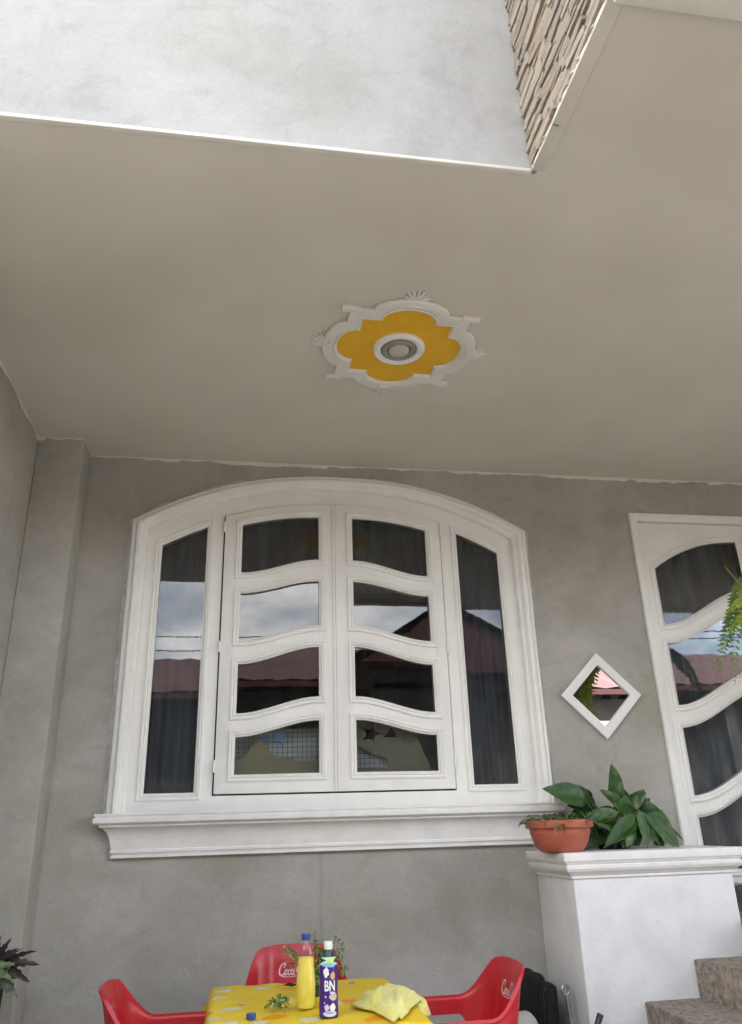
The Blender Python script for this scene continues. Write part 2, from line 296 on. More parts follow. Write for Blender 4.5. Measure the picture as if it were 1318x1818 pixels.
def cloth_mat():
    mt, n, b = newmat('yellow_printed_tablecloth')
    t = n.nodes.new('ShaderNodeTexCoord'); base = noise_n(n, 5, 5); c = ramp(n, base.outputs['Fac'], [(0.35, (0.74, 0.50, 0.012)), (0.65, (0.80, 0.60, 0.035))]).outputs['Color']
    for sc_, thr, col, size, off, warp in ((9.0, 0.55, (0.62, 0.62, 0.48), 0.30, (0, 0, 0), 30), (7.0, 0.74, (0.80, 0.30, 0.01), 0.30, (3.3, 1.7, 0), 18), (11.0, 0.66, (0.20, 0.24, 0.30), 0.16, (7.1, 4.2, 0), 45), (8.0, 0.72, (0.30, 0.42, 0.05), 0.2, (1.9, 8.4, 0), 40)):
        mpn = n.nodes.new('ShaderNodeMapping'); mpn.inputs['Location'].default_value = off; n.links.new(t.outputs['Object'], mpn.inputs['Vector'])
        vo = n.nodes.new('ShaderNodeTexVoronoi'); vo.inputs['Scale'].default_value = sc_; vo.inputs['Randomness'].default_value = 0.8; n.links.new(mpn.outputs['Vector'], vo.inputs['Vector'])
        wn = noise_n(n, warp, 2); ad = n.nodes.new('ShaderNodeMath'); ad.operation = 'MULTIPLY_ADD'; n.links.new(wn.outputs['Fac'], ad.inputs[0]); ad.inputs[1].default_value = 0.35; n.links.new(vo.outputs['Distance'], ad.inputs[2])
        r = ramp(n, ad.outputs[0], [(size + 0.16, (1, 1, 1)), (size + 0.19, (0, 0, 0))]); se = n.nodes.new('ShaderNodeSeparateColor'); n.links.new(vo.outputs['Color'], se.inputs[0])
        gt = n.nodes.new('ShaderNodeMath'); gt.operation = 'GREATER_THAN'; gt.inputs[1].default_value = thr; n.links.new(se.outputs[1], gt.inputs[0])
        mu = n.nodes.new('ShaderNodeMath'); mu.operation = 'MULTIPLY'; n.links.new(r.outputs['Color'], mu.inputs[0]); n.links.new(gt.outputs[0], mu.inputs[1]); c = mixc(n, mu.outputs[0], c, col)
    n.links.new(c, b.inputs['Base Color']); b.inputs['Roughness'].default_value = 0.55; b.inputs['Specular IOR Level'].default_value = 0.3
    y = noise_n(n, 16, 4); addbump(n, b, y.outputs['Fac'], 0.25, 0.01); return mt
M['cloth'] = cloth_mat()

# ------------------------------------------------------------------ ground
HS = 3.32                                    # soffit height
g = pyd('ground', [(-60, -80, -0.06), (60, -80, -0.06), (60, 60, -0.06), (-60, 60, -0.06)], [(0, 1, 2, 3)], M['ground']); g['kind'] = 'structure'
p = box('patio', -1.148, 4.6, -3.4, 0.0, -0.055, 0.0, M['floor'], bev=0.004); p['kind'] = 'structure'

# ------------------------------------------------------------------ house
house = thing('house', 'grey cement plastered house with overhanging upper storey, white arched window and door', 'house')
CX = 0.507
def arch(x, top, rise, half, e=2.3): return top - rise * min(1, abs(x - CX) / half) ** e
def arch_outline(half, zb, zs, top, n=40):
    pts = [(CX - half, zb), (CX + half, zb)]
    for k in range(n + 1):
        x = CX + half - 2 * half * k / n; pts.append((x, arch(x, top, top - zs, half)))
    return pts
DX0, DX1, DZ0, DZ1 = 2.372, 4.0, 0.85, 3.045
hole_w = arch_outline(1.075, 1.386, 2.88, 3.16)
poly2d('wall', [[(-1.35, -0.05), (4.6, -0.05), (4.6, 3.33), (-1.35, 3.33)], hole_w, [(DX0, DZ0), (DX1, DZ0), (DX1, DZ1), (DX0, DZ1)]], 0.1, 0.0, on_wall(0.1), M['wall'], house)
box('pilaster', -1.1475, -0.907, -0.205, 0.004, -0.05, 3.3195, M['wall'], house, bev=0.007, seg=3)
box('side_wall', -1.4, -1.148, -2.31, 3.0, -0.05, 3.3185, M['wall'], house, bev=0.004)
# inner room, seen dimly through the panes
v = [(-1.3, 0.21, 0.84), (4.6, 0.21, 0.84), (4.6, 3.2, 0.84), (-1.3, 3.2, 0.84), (-1.3, 0.21, 3.31), (4.6, 0.21, 3.31), (4.6, 3.2, 3.31), (-1.3, 3.2, 3.31)]
pyd('room', v, [(0, 1, 2, 3), (4, 5, 6, 7), (1, 2, 6, 5), (2, 3, 7, 6), (3, 0, 4, 7)], M['dark'], house)
# soffit: one L shaped slab
poly2d('soffit', [[(-1.4, 3.2), (-1.4, -2.322), (0.922, -2.322), (0.922, -3.0), (4.8, -3.0), (4.8, 3.2)]], 0.08, 0.0, lambda c: (c[0], c[1], HS + 0.08 + c[2]), M['soffit'], house)
box('soffit_trim', -1.4, 0.905, -2.338, -2.316, HS - 0.005, HS + 0.0095, M['trim'], house, bev=0.004)
box('soffit_trim', 0.900, 0.948, -2.93, -2.344, HS - 0.007, HS + 0.0115, M['soffit'], house, bev=0.004)
box('soffit_trim', 0.913, 4.8, -3.012, -2.932, HS - 0.028, HS + 0.03, M['trim'], house, bev=0.006)
# upper storey
box('upper_wall', -1.4, 0.93, -2.33, -2.13, HS + 0.010, 6.6, M['upper'], house)
box('bay_wall', 0.925, 4.8, -2.985, -2.0, HS + 0.16, 6.6, M['upper'], house)
box('roof', -1.8, 5.2, -3.4, 3.4, 6.6, 6.8, M['trim'], house, bev=0.01)
box('rear_wall', -1.4, 4.8, 3.0, 3.2, -0.05, 6.6, M['wall'], house)
box('flank_wall', -1.4, -1.2, -2.1, 3.0, HS + 0.17, 6.6, M['wall'], house)
box('flank_wall', 4.6, 4.8, -1.9, 3.0, -0.05, 6.6, M['wall'], house)
# dry-laid ledge stone on the left flank of the bay
rnd = random.Random(11)
clad = box('stone_cladding', 0.9075, 0.9255, -2.99, -2.331, HS + 0.014, 4.9, M['mortar'], house)
variants = []
for k in range(10):
    bm = bmesh.new(); wedge = rnd.uniform(-0.5, 0.5); bmesh.ops.create_grid(bm, x_segments=4, y_segments=2, size=0.5)
    for vv in bm.verts:
        u, t = vv.co.x, vv.co.y
        edge = max(abs(u), abs(t)) > 0.45
        vv.co = Vector((-0.5 + (0.08 if edge else 0) + rnd.uniform(-0.06, 0.06), u + (rnd.uniform(-0.06, 0.06)), t * (1 + wedge * u) + (rnd.uniform(-0.16, 0.16) if abs(t) > 0.3 else 0)))
    r = bmesh.ops.extrude_face_region(bm, geom=list(bm.faces))
    for e in r['geom']:
        if isinstance(e, bmesh.types.BMVert): e.co.x = 0.5
    bmesh.ops.recalc_face_normals(bm, faces=bm.faces)
    me = bpy.data.meshes.new('stone'); bm.to_mesh(me); bm.free(); me.materials.append(M['stone']); variants.append(me)
z = HS + 0.016; cnt = 0
while z < 4.85 and cnt < 290:
    h = rnd.choice((0.014, 0.020, 0.026, 0.034, 0.042)) * rnd.uniform(0.9, 1.1) if z < 4.25 else rnd.uniform(0.035, 0.06); y = -2.335
    while y > -2.985 and cnt < 295:
        ln = min(rnd.choice((0.05, 0.08, 0.11, 0.15, 0.20)) * rnd.uniform(0.8, 1.25), y + 2.99)
        if ln < 0.03: break
        dp = rnd.choice((0.005, 0.008, 0.011, 0.014, 0.018)) * rnd.uniform(0.8, 1.2); hh = h * rnd.uniform(0.78, 1.06)
        o = bpy.data.objects.new('stone', rnd.choice(variants)); C.objects.link(o); o.parent = clad
        o.location = (0.908 - dp / 2 + 0.004, y - ln / 2, z + h / 2); o.scale = (dp + 0.008, ln - 0.004, hh - 0.002); o.rotation_euler = (rnd.uniform(-0.07, 0.07), 0, rnd.uniform(-0.03, 0.03))
        cnt += 1; y -= ln
    z += h
# smeared mortar line under the stones and two wire ends
v = []; f = []; y = -2.335; i = 0
while y > -2.99:
    a = 0.899 + 0.006 * noise.noise((0, y * 14, 3)) - (0.008 if rnd.random() < 0.1 else 0); zz = HS + 0.012 + 0.006 * rnd.random()
    v += [(0.915, y, HS + 0.002), (a, y, HS + 0.001 + 0.004 * rnd.random()), (a + 0.008, y, zz), (0.915, y, zz + 0.006)]
    if i: b = 4 * i; f += [(b - 4, b - 3, b + 1, b), (b - 3, b - 2, b + 2, b + 1), (b - 2, b - 1, b + 3, b + 2)]
    i += 1; y -= 0.012
pyd('mortar_bead', v, f, M['mortarw'], house, 50)
tube('wire_end', [(0.90, -2.36, HS + 0.01), (0.893, -2.368, HS - 0.004), (0.89, -2.40, HS - 0.010), (0.893, -2.43, HS - 0.004)], 0.0022, M['wire'], house, 5)
tube('wire_end', [(0.90, -2.52, HS + 0.012), (0.905, -2.53, HS - 0.01), (0.918, -2.535, HS - 0.018)], 0.002, M['wire'], house, 5)
# ragged edge of ceiling paint run down on to the walls
def paint_edge(path, seed, n_out):
    r_ = random.Random(seed); v = []; f = []; i = 0; d = 0.014
    for (a, b) in zip(path, path[1:]):
        A = Vector(a); B = Vector(b); Ln = (B - A).length; k = max(2, int(Ln / 0.014)); nrm = Vector(n_out[path.index(a)])
        for s in range(k + 1):
            p_ = A.lerp(B, s / k); d += r_.uniform(-0.0045, 0.0045); d = min(0.026, max(0.006, d))
            if r_.random() < 0.02: d = r_.choice((0.03, 0.007))
            p_ = p_ + nrm * 0.0025
            v += [(p_.x, p_.y, HS - 0.0005), (p_.x, p_.y, HS - d)]
            if s: b_ = 2 * i; f.append((b_ - 2, b_ - 1, b_ + 1, b_))
            i += 1
    return v, f
v, f = paint_edge([(-1.148, -2.30), (-1.148, -0.205), (-0.907, -0.205), (-0.907, 0.0), (4.6, 0.0)], 5, [(1, 0), (0, -1), (1, 0), (0, -1)])
pyd('paint_edge', v, f, M['trim'], house)
# ceiling medallion
MC = Vector((0.652, -1.272)); MR = R(1.5)
def quat(a, rx, ry, n=14, k=0.0):
    pts = []
    for s in range(4):
        an = s * math.pi / 2; cs, sn = math.cos(an), math.sin(an); loc = [(a, -a)]
        for i in range(n + 1): t = -math.pi / 2 + math.pi * i / n; loc.append((a + ry * math.cos(t), rx * math.sin(t)))
        for (x, y) in loc: pts.append((x * cs - y * sn, x * sn + y * cs))
    return pts
def medmap(c):
    cs, sn = math.cos(MR), math.sin(MR); return (MC.x + c[0] * cs - c[1] * sn, MC.y + c[0] * sn + c[1] * cs, HS - c[2])
med = bpy.data.objects.new('ceiling_medallion', None); C.objects.link(med); med.parent = house
poly2d('panel', [quat(0.208, 0.124, 0.088)], 0.003, 0.0, lambda c: medmap((c[0], c[1], c[2] + 0.004)), M['yellow'], med)
poly2d('border', [quat(0.265, 0.165, 0.085), quat(0.212, 0.128, 0.09)], 0.010, 0.006, lambda c: medmap((c[0], c[1], c[2] + 0.010)), M['plaster'], med, 2)
sweep('inner_bead', quat(0.205, 0.122, 0.087), [(-0.010, 0.0), (-0.010, 0.020), (-0.004, 0.022), (0.004, 0.016), (0.008, 0.008)], True, medmap, M['plaster'], med)
for (sx, sy) in ((1, 1), (1, -1), (-1, 1), (-1, -1)):
    cxx, cyy = sx * 0.262, sy * 0.262
    poly2d('corner_block', [[(cxx - 0.04, cyy - 0.014), (cxx + 0.04, cyy - 0.014), (cxx + 0.04, cyy + 0.014), (cxx - 0.04, cyy + 0.014)]] if True else [], 0.012, 0.006, lambda c: medmap((c[0], c[1], c[2] + 0.012)), M['plaster'], med)
for s in range(4):
    an = s * math.pi / 2; v = []; f = []
    nr = 7
    for k in range(nr):
        t = R(-62 + 124 * k / (nr - 1)); d = Vector((math.cos(t), math.sin(t), 0)); ln = 0.075 - 0.012 * abs(k - 3) / 3
        tubegeo([Vector((0.335, 0, 0.010)) + d * 0.0, Vector((0.335, 0, 0.006)) + d * ln * 0.6, Vector((0.335, 0, 0.003)) + d * ln], [0.004, 0.0080, 0.0060], 6, v, f)
    tubegeo([(0.315, -0.03, 0.016), (0.322, 0, 0.018), (0.315, 0.03, 0.016)], 0.009, 8, v, f)
    v = [Vector(medmap((q.x * math.cos(an) - q.y * math.sin(an), q.x * math.sin(an) + q.y * math.cos(an), q.z))) for q in map(Vector, v)]
    pyd('shell', v, f, M['plaster'], med, 60)
def medlathe(name, prof, mat):
    n = 40; v = []; f = []
    for r_, h in prof:
        for k in range(n): a = 2 * math.pi * k / n; v.append(medmap((r_ * math.cos(a), r_ * math.sin(a), h)))
    for i in range(len(prof) - 1):
        for k in range(n): f.append((i * n + k, i * n + (k + 1) % n, (i + 1) * n + (k + 1) % n, (i + 1) * n + k))
    f.append(tuple((len(prof) - 1) * n + k for k in range(n)))
    return pyd(name, v, f, mat, med, 40)
medlathe('lamp_ring', [(0.118, 0.006), (0.118, 0.018), (0.110, 0.026), (0.095, 0.026), (0.084, 0.020), (0.080, 0.008)], M['white'])
medlathe('lamp_trim', [(0.080, 0.0085), (0.079, 0.024), (0.070, 0.030), (0.052, 0.020), (0.050, 0.012)], M['nickel'])
medlathe('lamp_glass', [(0.050, 0.0125), (0.046, 0.026), (0.034, 0.032), (0.012, 0.034)], M['lampglass'])

# ------------------------------------------------------------------ window
win = bpy.data.objects.new('window', None); C.objects.link(win); win.parent = house
def wmap(y0): return lambda c: (c[0], y0 - c[2], c[1])
half = 1.145; path = [(CX - half, 1.384)]
for k in range(49):
    x = CX - half + 2 * half * k / 48; path.append((x, arch(x, 3.235, 0.312, half)))
path.append((CX + half, 1.384))
# casing runs up the left side, over the arch and down: inside is to the right (negative offset)
cas = [(0.0, -0.002), (0.0, 0.020), (-0.006, 0.028), (-0.016, 0.030), (-0.021, 0.024), (-0.024, 0.024), (-0.027, 0.036), (-0.034, 0.046), (-0.046, 0.048), (-0.056, 0.044), (-0.060, 0.034), (-0.063, 0.034), (-0.068, 0.026), (-0.082, 0.024), (-0.088, 0.016), (-0.088, -0.04)]
sweep('casing', path, cas, False, wmap(0.0), M['white'], win, 32)
rs = random.Random(17); v = []; f = []; d = 0.010
fine_path = []
for (xa, za), (xb, zb_) in zip(path, path[1:]):
    k_ = max(1, int(math.hypot(xb - xa, zb_ - za) / 0.02)); fine_path += [(xa + (xb - xa) * t / k_, za + (zb_ - za) * t / k_) for t in range(k_)]
for i, (px, pz) in enumerate(fine_path):
    q0 = fine_path[max(0, i - 1)]; q1 = fine_path[min(len(fine_path) - 1, i + 1)]; tx, tz = q1[0] - q0[0], q1[1] - q0[1]; ln = math.hypot(tx, tz); nx, nz = -tz / ln, tx / ln
    d = min(0.022, max(0.003, d + rs.uniform(-0.004, 0.004)))
    v += [(px - nx * 0.004, -0.0025, pz - nz * 0.004), (px + nx * d, -0.0022, pz + nz * d)]
    if i: f.append((2 * i - 2, 2 * i - 1, 2 * i + 1, 2 * i))
pyd('filler', v, f, M['filler'], win)
# fixed frame
def sash_top(x): return 3.060 - 0.092 * (abs(x - 0.497) / 0.62) ** 2.0
def opening(x0, x1, zb, topf, n=24): return [(x0, zb), (x1, zb)] + [(x1 + (x0 - x1) * k / n, topf(x1 + (x0 - x1) * k / n)) for k in range(n + 1)]
def side_top(x): return arch(x, 3.09, 0.31, 1.07, 2.2) - 0.052
sideL = opening(-0.470, -0.227, 1.478, side_top); sideR = opening(1.229, 1.472, 1.486, side_top)
mid_open = opening(-0.136, 1.130, 1.460, lambda x: sash_top(x) + 0.008, 40)
poly2d('frame', [arch_outline(1.072, 1.388, 2.875, 3.157), sideL, sideR, mid_open], 0.025, 0.002, on_wall(0.032), M['white'], win)
stack('sill', -0.565, 1.552, -0.0, 0.02, [(0.022, 1.190), (0.030, 1.190), (0.030, 1.204), (0.024, 1.206), (0.024, 1.211), (0.034, 1.212), (0.034, 1.224), (0.029, 1.226), (0.033, 1.240), (0.037, 1.262), (0.044, 1.285), (0.055, 1.305), (0.071, 1.320), (0.088, 1.328), (0.088, 1.338), (0.102, 1.339), (0.112, 1.346), (0.114, 1.360), (0.112, 1.368), (0.104, 1.370), (0.104, 1.375), (0.110, 1.377), (0.110, 1.386), (0.0, 1.390)], M['sill'], win, smooth=28)
bead = [(0.036, -0.003), (0.036, 0.007), (0.031, 0.010), (0.024, 0.010), (0.021, 0.005), (0.018, 0.005), (0.015, 0.009), (0.006, 0.003), (0.0, -0.006), (0.0, -0.022)]
def ccw(p): return p if sum(a[0] * b[1] - b[0] * a[1] for a, b in zip(p, p[1:] + p[:1])) > 0 else p[::-1]
def bead_ring(outl, y0, parent):     # outline counter-clockwise: left is inside, so the ring grows to the right
    return sweep('glazing_bead', ccw(outl), [(-s, h) for s, h in bead], True, wmap(y0), M['white'], parent, 30)
def pane(outl, y0, parent, tx=0.0, tz=0.0):
    cx = sum(p[0] for p in outl) / len(outl); cz = sum(p[1] for p in outl) / len(outl)
    return pyd('pane', [(x + (0 if True else 0), y0 + tx * (x - cx) + tz * (z_ - cz), z_) for x, z_ in ccw(outl)], [tuple(range(len(outl)))], M['pane'], parent)
for sd_, nm in ((sideL, 'L'), (sideR, 'R')):
    bead_ring(sd_, 0.007, win); pane([(CX2[0], CX2[1]) for CX2 in sd_], 0.026, win, 0.002, 0.002)
rows = [(2.914, 2.976, 2.630, 2.716), (2.510, 2.588, 2.250, 2.335), (2.118, 2.214, 1.861, 1.947), (1.742, 1.824, 1.558, 1.560)]
def pane_outline(xo, xi, row, first):
    to, ti, bo, bi = row; n = 22; o_ = []
    for k in range(n + 1): t = k / n; o_.append((xo + (xi - xo) * t, bo + (bi - bo) * sstep(t)))
    for k in range(n + 1): t = 1 - k / n; o_.append((xo + (xi - xo) * t, to + (ti - to) * (1 - (1 - t) ** 2 if first else sstep(t))))
    return o_
rp = random.Random(3)
for (x0, x1, xo, xi) in ((-0.128, 0.4955, -0.030, 0.404), (0.4985, 1.122, 1.034, 0.600)):
    outs = [pane_outline(xo, xi, r_, i == 0) for i, r_ in enumerate(rows)]
    poly2d('sash', [opening(x0, x1, 1.468, sash_top)] + outs, 0.02, 0.002, on_wall(0.008), M['white'], win)
    tilt = rp.uniform(-0.004, 0.004)
    for o_ in outs: bead_ring(o_, -0.012, win); pane(o_, 0.010, win, tilt + rp.uniform(-0.007, 0.007), rp.uniform(-0.009, 0.009))
box('meeting_strip', 0.4815, 0.4965, -0.020, -0.011, 1.469, 3.05, M['white'], win, bev=0.003)
for xh in (-0.132, 1.126):
    for zh in (1.60, 2.21, 2.90): tube('hinge', [(xh, -0.014, zh - 0.03), (xh, -0.014, zh + 0.03)], 0.0075, M['white'], win, 10)

# ------------------------------------------------------------------ door
door = bpy.data.objects.new('door', None); C.objects.link(door); door.parent = house
fp = [(DX0 - 0.022, 0.852), (DX0 - 0.022, 3.075), (DX1 + 0.022, 3.075), (DX1 + 0.022, 0.852)]
sweep('frame', fp, [(0, -0.004), (0, 0.014), (-0.006, 0.020), (-0.030, 0.020), (-0.036, 0.012), (-0.050, 0.012), (-0.052, 0.0), (-0.052, -0.06)], False, wmap(0.0), M['white'], door, 30)
def dcurve(x, zl, zr, x0=2.478, x1=3.062): return zl + (zr - zl) * sstep((x - x0) / (x1 - x0))
def dpane(x0, x1, tl, tr, bl, br, first, flip):
    n = 22; o_ = []
    f_ = (lambda t: 1 - t) if flip else (lambda t: t)
    for k in range(n + 1): t = k / n; o_.append((x0 + (x1 - x0) * t, bl + (br - bl) * sstep(f_(t))))
    for k in range(n + 1):
        t = 1 - k / n; u = f_(t); o_.append((x0 + (x1 - x0) * t, tl + (tr - tl) * (1 - (1 - u) ** 2.2 if first else sstep(u))))
    return o_
drows = [(2.715, 2.905, 2.368, 2.592), (2.252, 2.450, 1.893, 2.110), (1.768, 1.985, 1.404, 1.620), (1.292, 1.510, 1.03, 1.03)]
for (x0, x1, a, b, fl) in ((2.402, 3.184, 2.478, 3.060, False), (3.188, 3.970, 3.312, 3.894, True)):
    outs = [dpane(a, b, *r_, i == 0, fl) for i, r_ in enumerate(drows)]
    poly2d('leaf', [[(x0, 0.86), (x1, 0.86), (x1, 3.018), (x0, 3.018)]] + outs, 0.022, 0.002, on_wall(0.030), M['white'], door)
    for o_ in outs: bead_ring(o_, 0.008, door); pane(o_, 0.032, door, rp.uniform(-0.004, 0.004), rp.uniform(-0.005, 0.005))
tube('handle', [(3.13, 0.0, 1.78), (3.13, -0.05, 1.78), (3.13, -0.05, 1.90), (3.13, 0.0, 1.90)], 0.009, M['steel'], door)

# ------------------------------------------------------------------ curtains behind the glass; cut-outs and grids added to imitate a reflection
def curtain(x0, x1, z0, z1, y, seed, label, amp=0.028, period=0.085, topf=None):
    r_ = random.Random(seed); n = int((x1 - x0) / 0.006); nz = 10; v = []; f = []
    ph = [r_.uniform(0, 6) for _ in range(3)]
    for j in range(nz + 1):
        t = j / nz
        for i in range(n + 1):
            x = x0 + (x1 - x0) * i / n; zt = topf(x) if topf else z1
            a = amp * (math.sin(x / period * 6.283 + ph[0] + 0.5 * math.sin(x * 9 + ph[1])) * 0.7 + 0.4 * math.sin(x / period * 2.7 + ph[2] + t))
            v.append((x + 0.01 * math.sin(t * 3 + x * 20), y + a, z0 + (zt - z0) * t))
    for j in range(nz):
        for i in range(n): b = j * (n + 1) + i; f.append((b, b + 1, b + n + 2, b + n + 1))
    o = pyd('curtain', v, f, M['curtain'], None, 180); return tag(o, label, 'curtain')
curtain(-0.62, -0.12, 1.30, 3.2, 0.15, 1, 'charcoal curtain in folds behind the left narrow pane of the window')
curtain(1.12, 1.66, 1.30, 3.2, 0.15, 2, 'charcoal curtain in folds behind the right narrow pane of the window')
curtain(-0.2, 1.2, 2.62, 3.2, 0.33, 3, 'dark gathered valance curtain behind the top panes of the arched window', 0.02, 0.12)
curtain(2.36, 4.02, 0.86, 3.1, 0.17, 4, 'dark charcoal curtain hanging behind the glass of the door', 0.022, 0.10)
def star(cx, cz, r, r2, n=5, rot=0.3): return [(cx + (r if k % 2 == 0 else r2) * math.sin(rot + math.pi * k / n), cz + (r if k % 2 == 0 else r2) * math.cos(rot + math.pi * k / n)) for k in range(2 * n)]
hump = [(-0.10, 1.46), (0.47, 1.46), (0.47, 1.625), (0.30, 1.628), (0.26, 1.645), (0.20, 1.645), (0.16, 1.665), (0.13, 1.71), (0.11, 1.735), (0.085, 1.742), (0.062, 1.725), (0.04, 1.68), (0.01, 1.645), (-0.10, 1.635)]  # beige shapes added behind the panes in place of a probable reflection
o = poly2d('reflection_cutout', [hump], 0.003, 0, on_wall(0.10), M['beige']); tag(o, 'beige humped cut-out added behind the bottom left casement pane to imitate a reflection', 'card')
right = [(0.52, 1.46), (1.06, 1.46), (1.02, 1.58), (0.985, 1.66), (0.955, 1.73), (0.945, 1.84), (0.52, 1.86), (0.52, 1.735), (0.60, 1.715), (0.70, 1.662), (0.785, 1.628), (0.790, 1.588), (0.52, 1.588)]
o = poly2d('reflection_cutout', [right, star(0.695, 1.762, 0.055, 0.026), [(0.765, 1.742), (0.84, 1.745), (0.805, 1.795)]], 0.003, 0, on_wall(0.10), M['beige']); tag(o, 'beige cut-out with star and triangle holes added behind the bottom right casement pane to imitate a reflection', 'card')
def reflection_grid(x0, x1, z0, z1, label):  # squared panel added inside to imitate a pattern reflected in the pane
    t = thing('reflection_grid', label, 'panel', ((x0 + x1) / 2, 0.15, z0)); t2 = Vector(t.location)
    box('reflection_board', x0 - t2.x, x1 - t2.x, 0.0, 0.006, 0.0, z1 - z0, M['reflection_board'], t)
    v = []; f = []
    x = x0 + 0.01
    while x < x1: tubegeo([(x - t2.x, -0.003, 0), (x - t2.x, -0.003, z1 - z0)], 0.0010, 4, v, f); x += 0.026
    z_ = z0 + 0.01
    while z_ < z1: tubegeo([(x0 - t2.x, -0.003, z_ - z0), (x1 - t2.x, -0.003, z_ - z0)], 0.0010, 4, v, f); z_ += 0.026
    o = pyd('grid', v, f, M['ink'], t); o['kind'] = 'stuff'; return t
gp = reflection_grid(-0.10, 0.46, 1.46, 1.80, 'white squared panel added behind the humped beige cut-out to imitate a reflection in the window')
poly2d('reflection_star', [star(0.03, 0.30, 0.05, 0.024)], 0.002, 0, lambda c: (c[0], -0.008 - c[2], c[1]), M['skyb'], gp)
poly2d('reflection_star', [star(-0.05, 0.285, 0.035, 0.016, 5, 0.8)], 0.002, 0, lambda c: (c[0], -0.008 - c[2], c[1]), M['skyb'], gp)
reflection_grid(0.50, 0.80, 1.50, 1.735, 'white squared panel added behind the starred beige cut-out to imitate a reflection in the window')

# ------------------------------------------------------------------ diamond mirror
mt_ = thing('wall_mirror', 'white framed diamond shaped mirror on the grey wall between window and door', 'mirror', (1.999, 0, 1.945))
a, b = 0.240, 0.172
poly2d('frame', [[(0, -a), (a, 0), (0, a), (-a, 0)], [(0, -b), (b, 0), (0, b), (-b, 0)]], 0.0125, 0.003, lambda c: (c[0], -0.0145 - c[2], c[1]), M['mframe'], mt_)
pyd('glass', [(0, -0.014, -b - 0.01), (b + 0.01, -0.014, 0), (0, -0.014, b + 0.01), (-b - 0.01, -0.014, 0)], [(0, 1, 2, 3)], M['mirror'], mt_)

# ------------------------------------------------------------------ pedestal and steps
ped = thing('pedestal', 'white rendered pedestal wall with moulded coping beside the steps', 'pedestal', (0, 0, 0))
box('body', 1.522, 2.318, -0.470, -0.001, -0.02, 1.05, M['pier'], ped, bev=0.006, seg=3)
stack('coping', 1.522, 2.318, -0.470, -0.001, [(0.002, 1.047), (0.010, 1.047), (0.010, 1.058), (0.016, 1.060), (0.022, 1.068), (0.034, 1.076), (0.041, 1.088), (0.042, 1.100), (0.036, 1.103), (0.036, 1.110), (0.045, 1.111), (0.045, 1.118), (0.052, 1.119), (0.054, 1.124), (0.054, 1.152), (0.050, 1.156), (0.0, 1.158)], M['sill'], ped, smooth=25)
st = thing('staircase', 'brown stone steps rising to the right in front of the white pedestal', 'steps', (0, 0, 0))
for k, (x0, zt, rot) in enumerate(((1.265, 0.25, 0), (1.523, 0.40, 0), (1.783, 0.55, -0.02), (2.045, 0.70, 0.10))):
    bm = boxbm(0, 1.9 - 0.26 * k, -0.95, 0, -0.02, zt, 0.008, 2)
    for vv in bm.verts: vv.co = Vector((x0 + vv.co.x - rot * vv.co.y, -0.473 + vv.co.y, vv.co.z + 0.003 * noise.noise(vv.co * 9)))
    bmo('step', bm, M['step'], st, 40)
box('landing', 2.32, 4.6, -1.42, -0.001, -0.02, 0.85, M['step'], st, bev=0.008)

# ------------------------------------------------------------------ plants
def leaf_mesh(name, length, width, mat, parent, base, direction, upv, droop=0.4, fold=0.25, n=10, wav=0.0, seed=0, tipp=1.0):
    d = Vector(direction).normalized(); u = Vector(upv); s = d.cross(u).normalized(); u = s.cross(d).normalized(); v = []; f = []; r_ = random.Random(seed)
    p = Vector(base); dd = d.copy(); step = length / n; ph = r_.uniform(0, 6)
    for i in range(n + 1):
        t = i / n; wd = width * 0.5 * (math.sin(math.pi * min(1, t ** 0.72)) ** 0.85) * (1 - 0.25 * t * tipp)
        if i == n: wd = 0.0004
        for k in (-1, -0.5, 0, 0.5, 1):
            v.append(p + s * wd * k + u * (abs(k) * wd * fold + wav * wd * math.sin(ph + t * 9 + k * 2)))
        ax = s; rotm = Matrix.Rotation(-droop / n * (0.5 + t), 3, ax); dd = rotm @ dd; u = rotm @ u; p = p + dd * step
    for i in range(n):
        for k in range(4): b_ = i * 5 + k; f.append((b_, b_ + 1, b_ + 6, b_ + 5))
    o = pyd(name, v, f, mat, parent, 180); return o
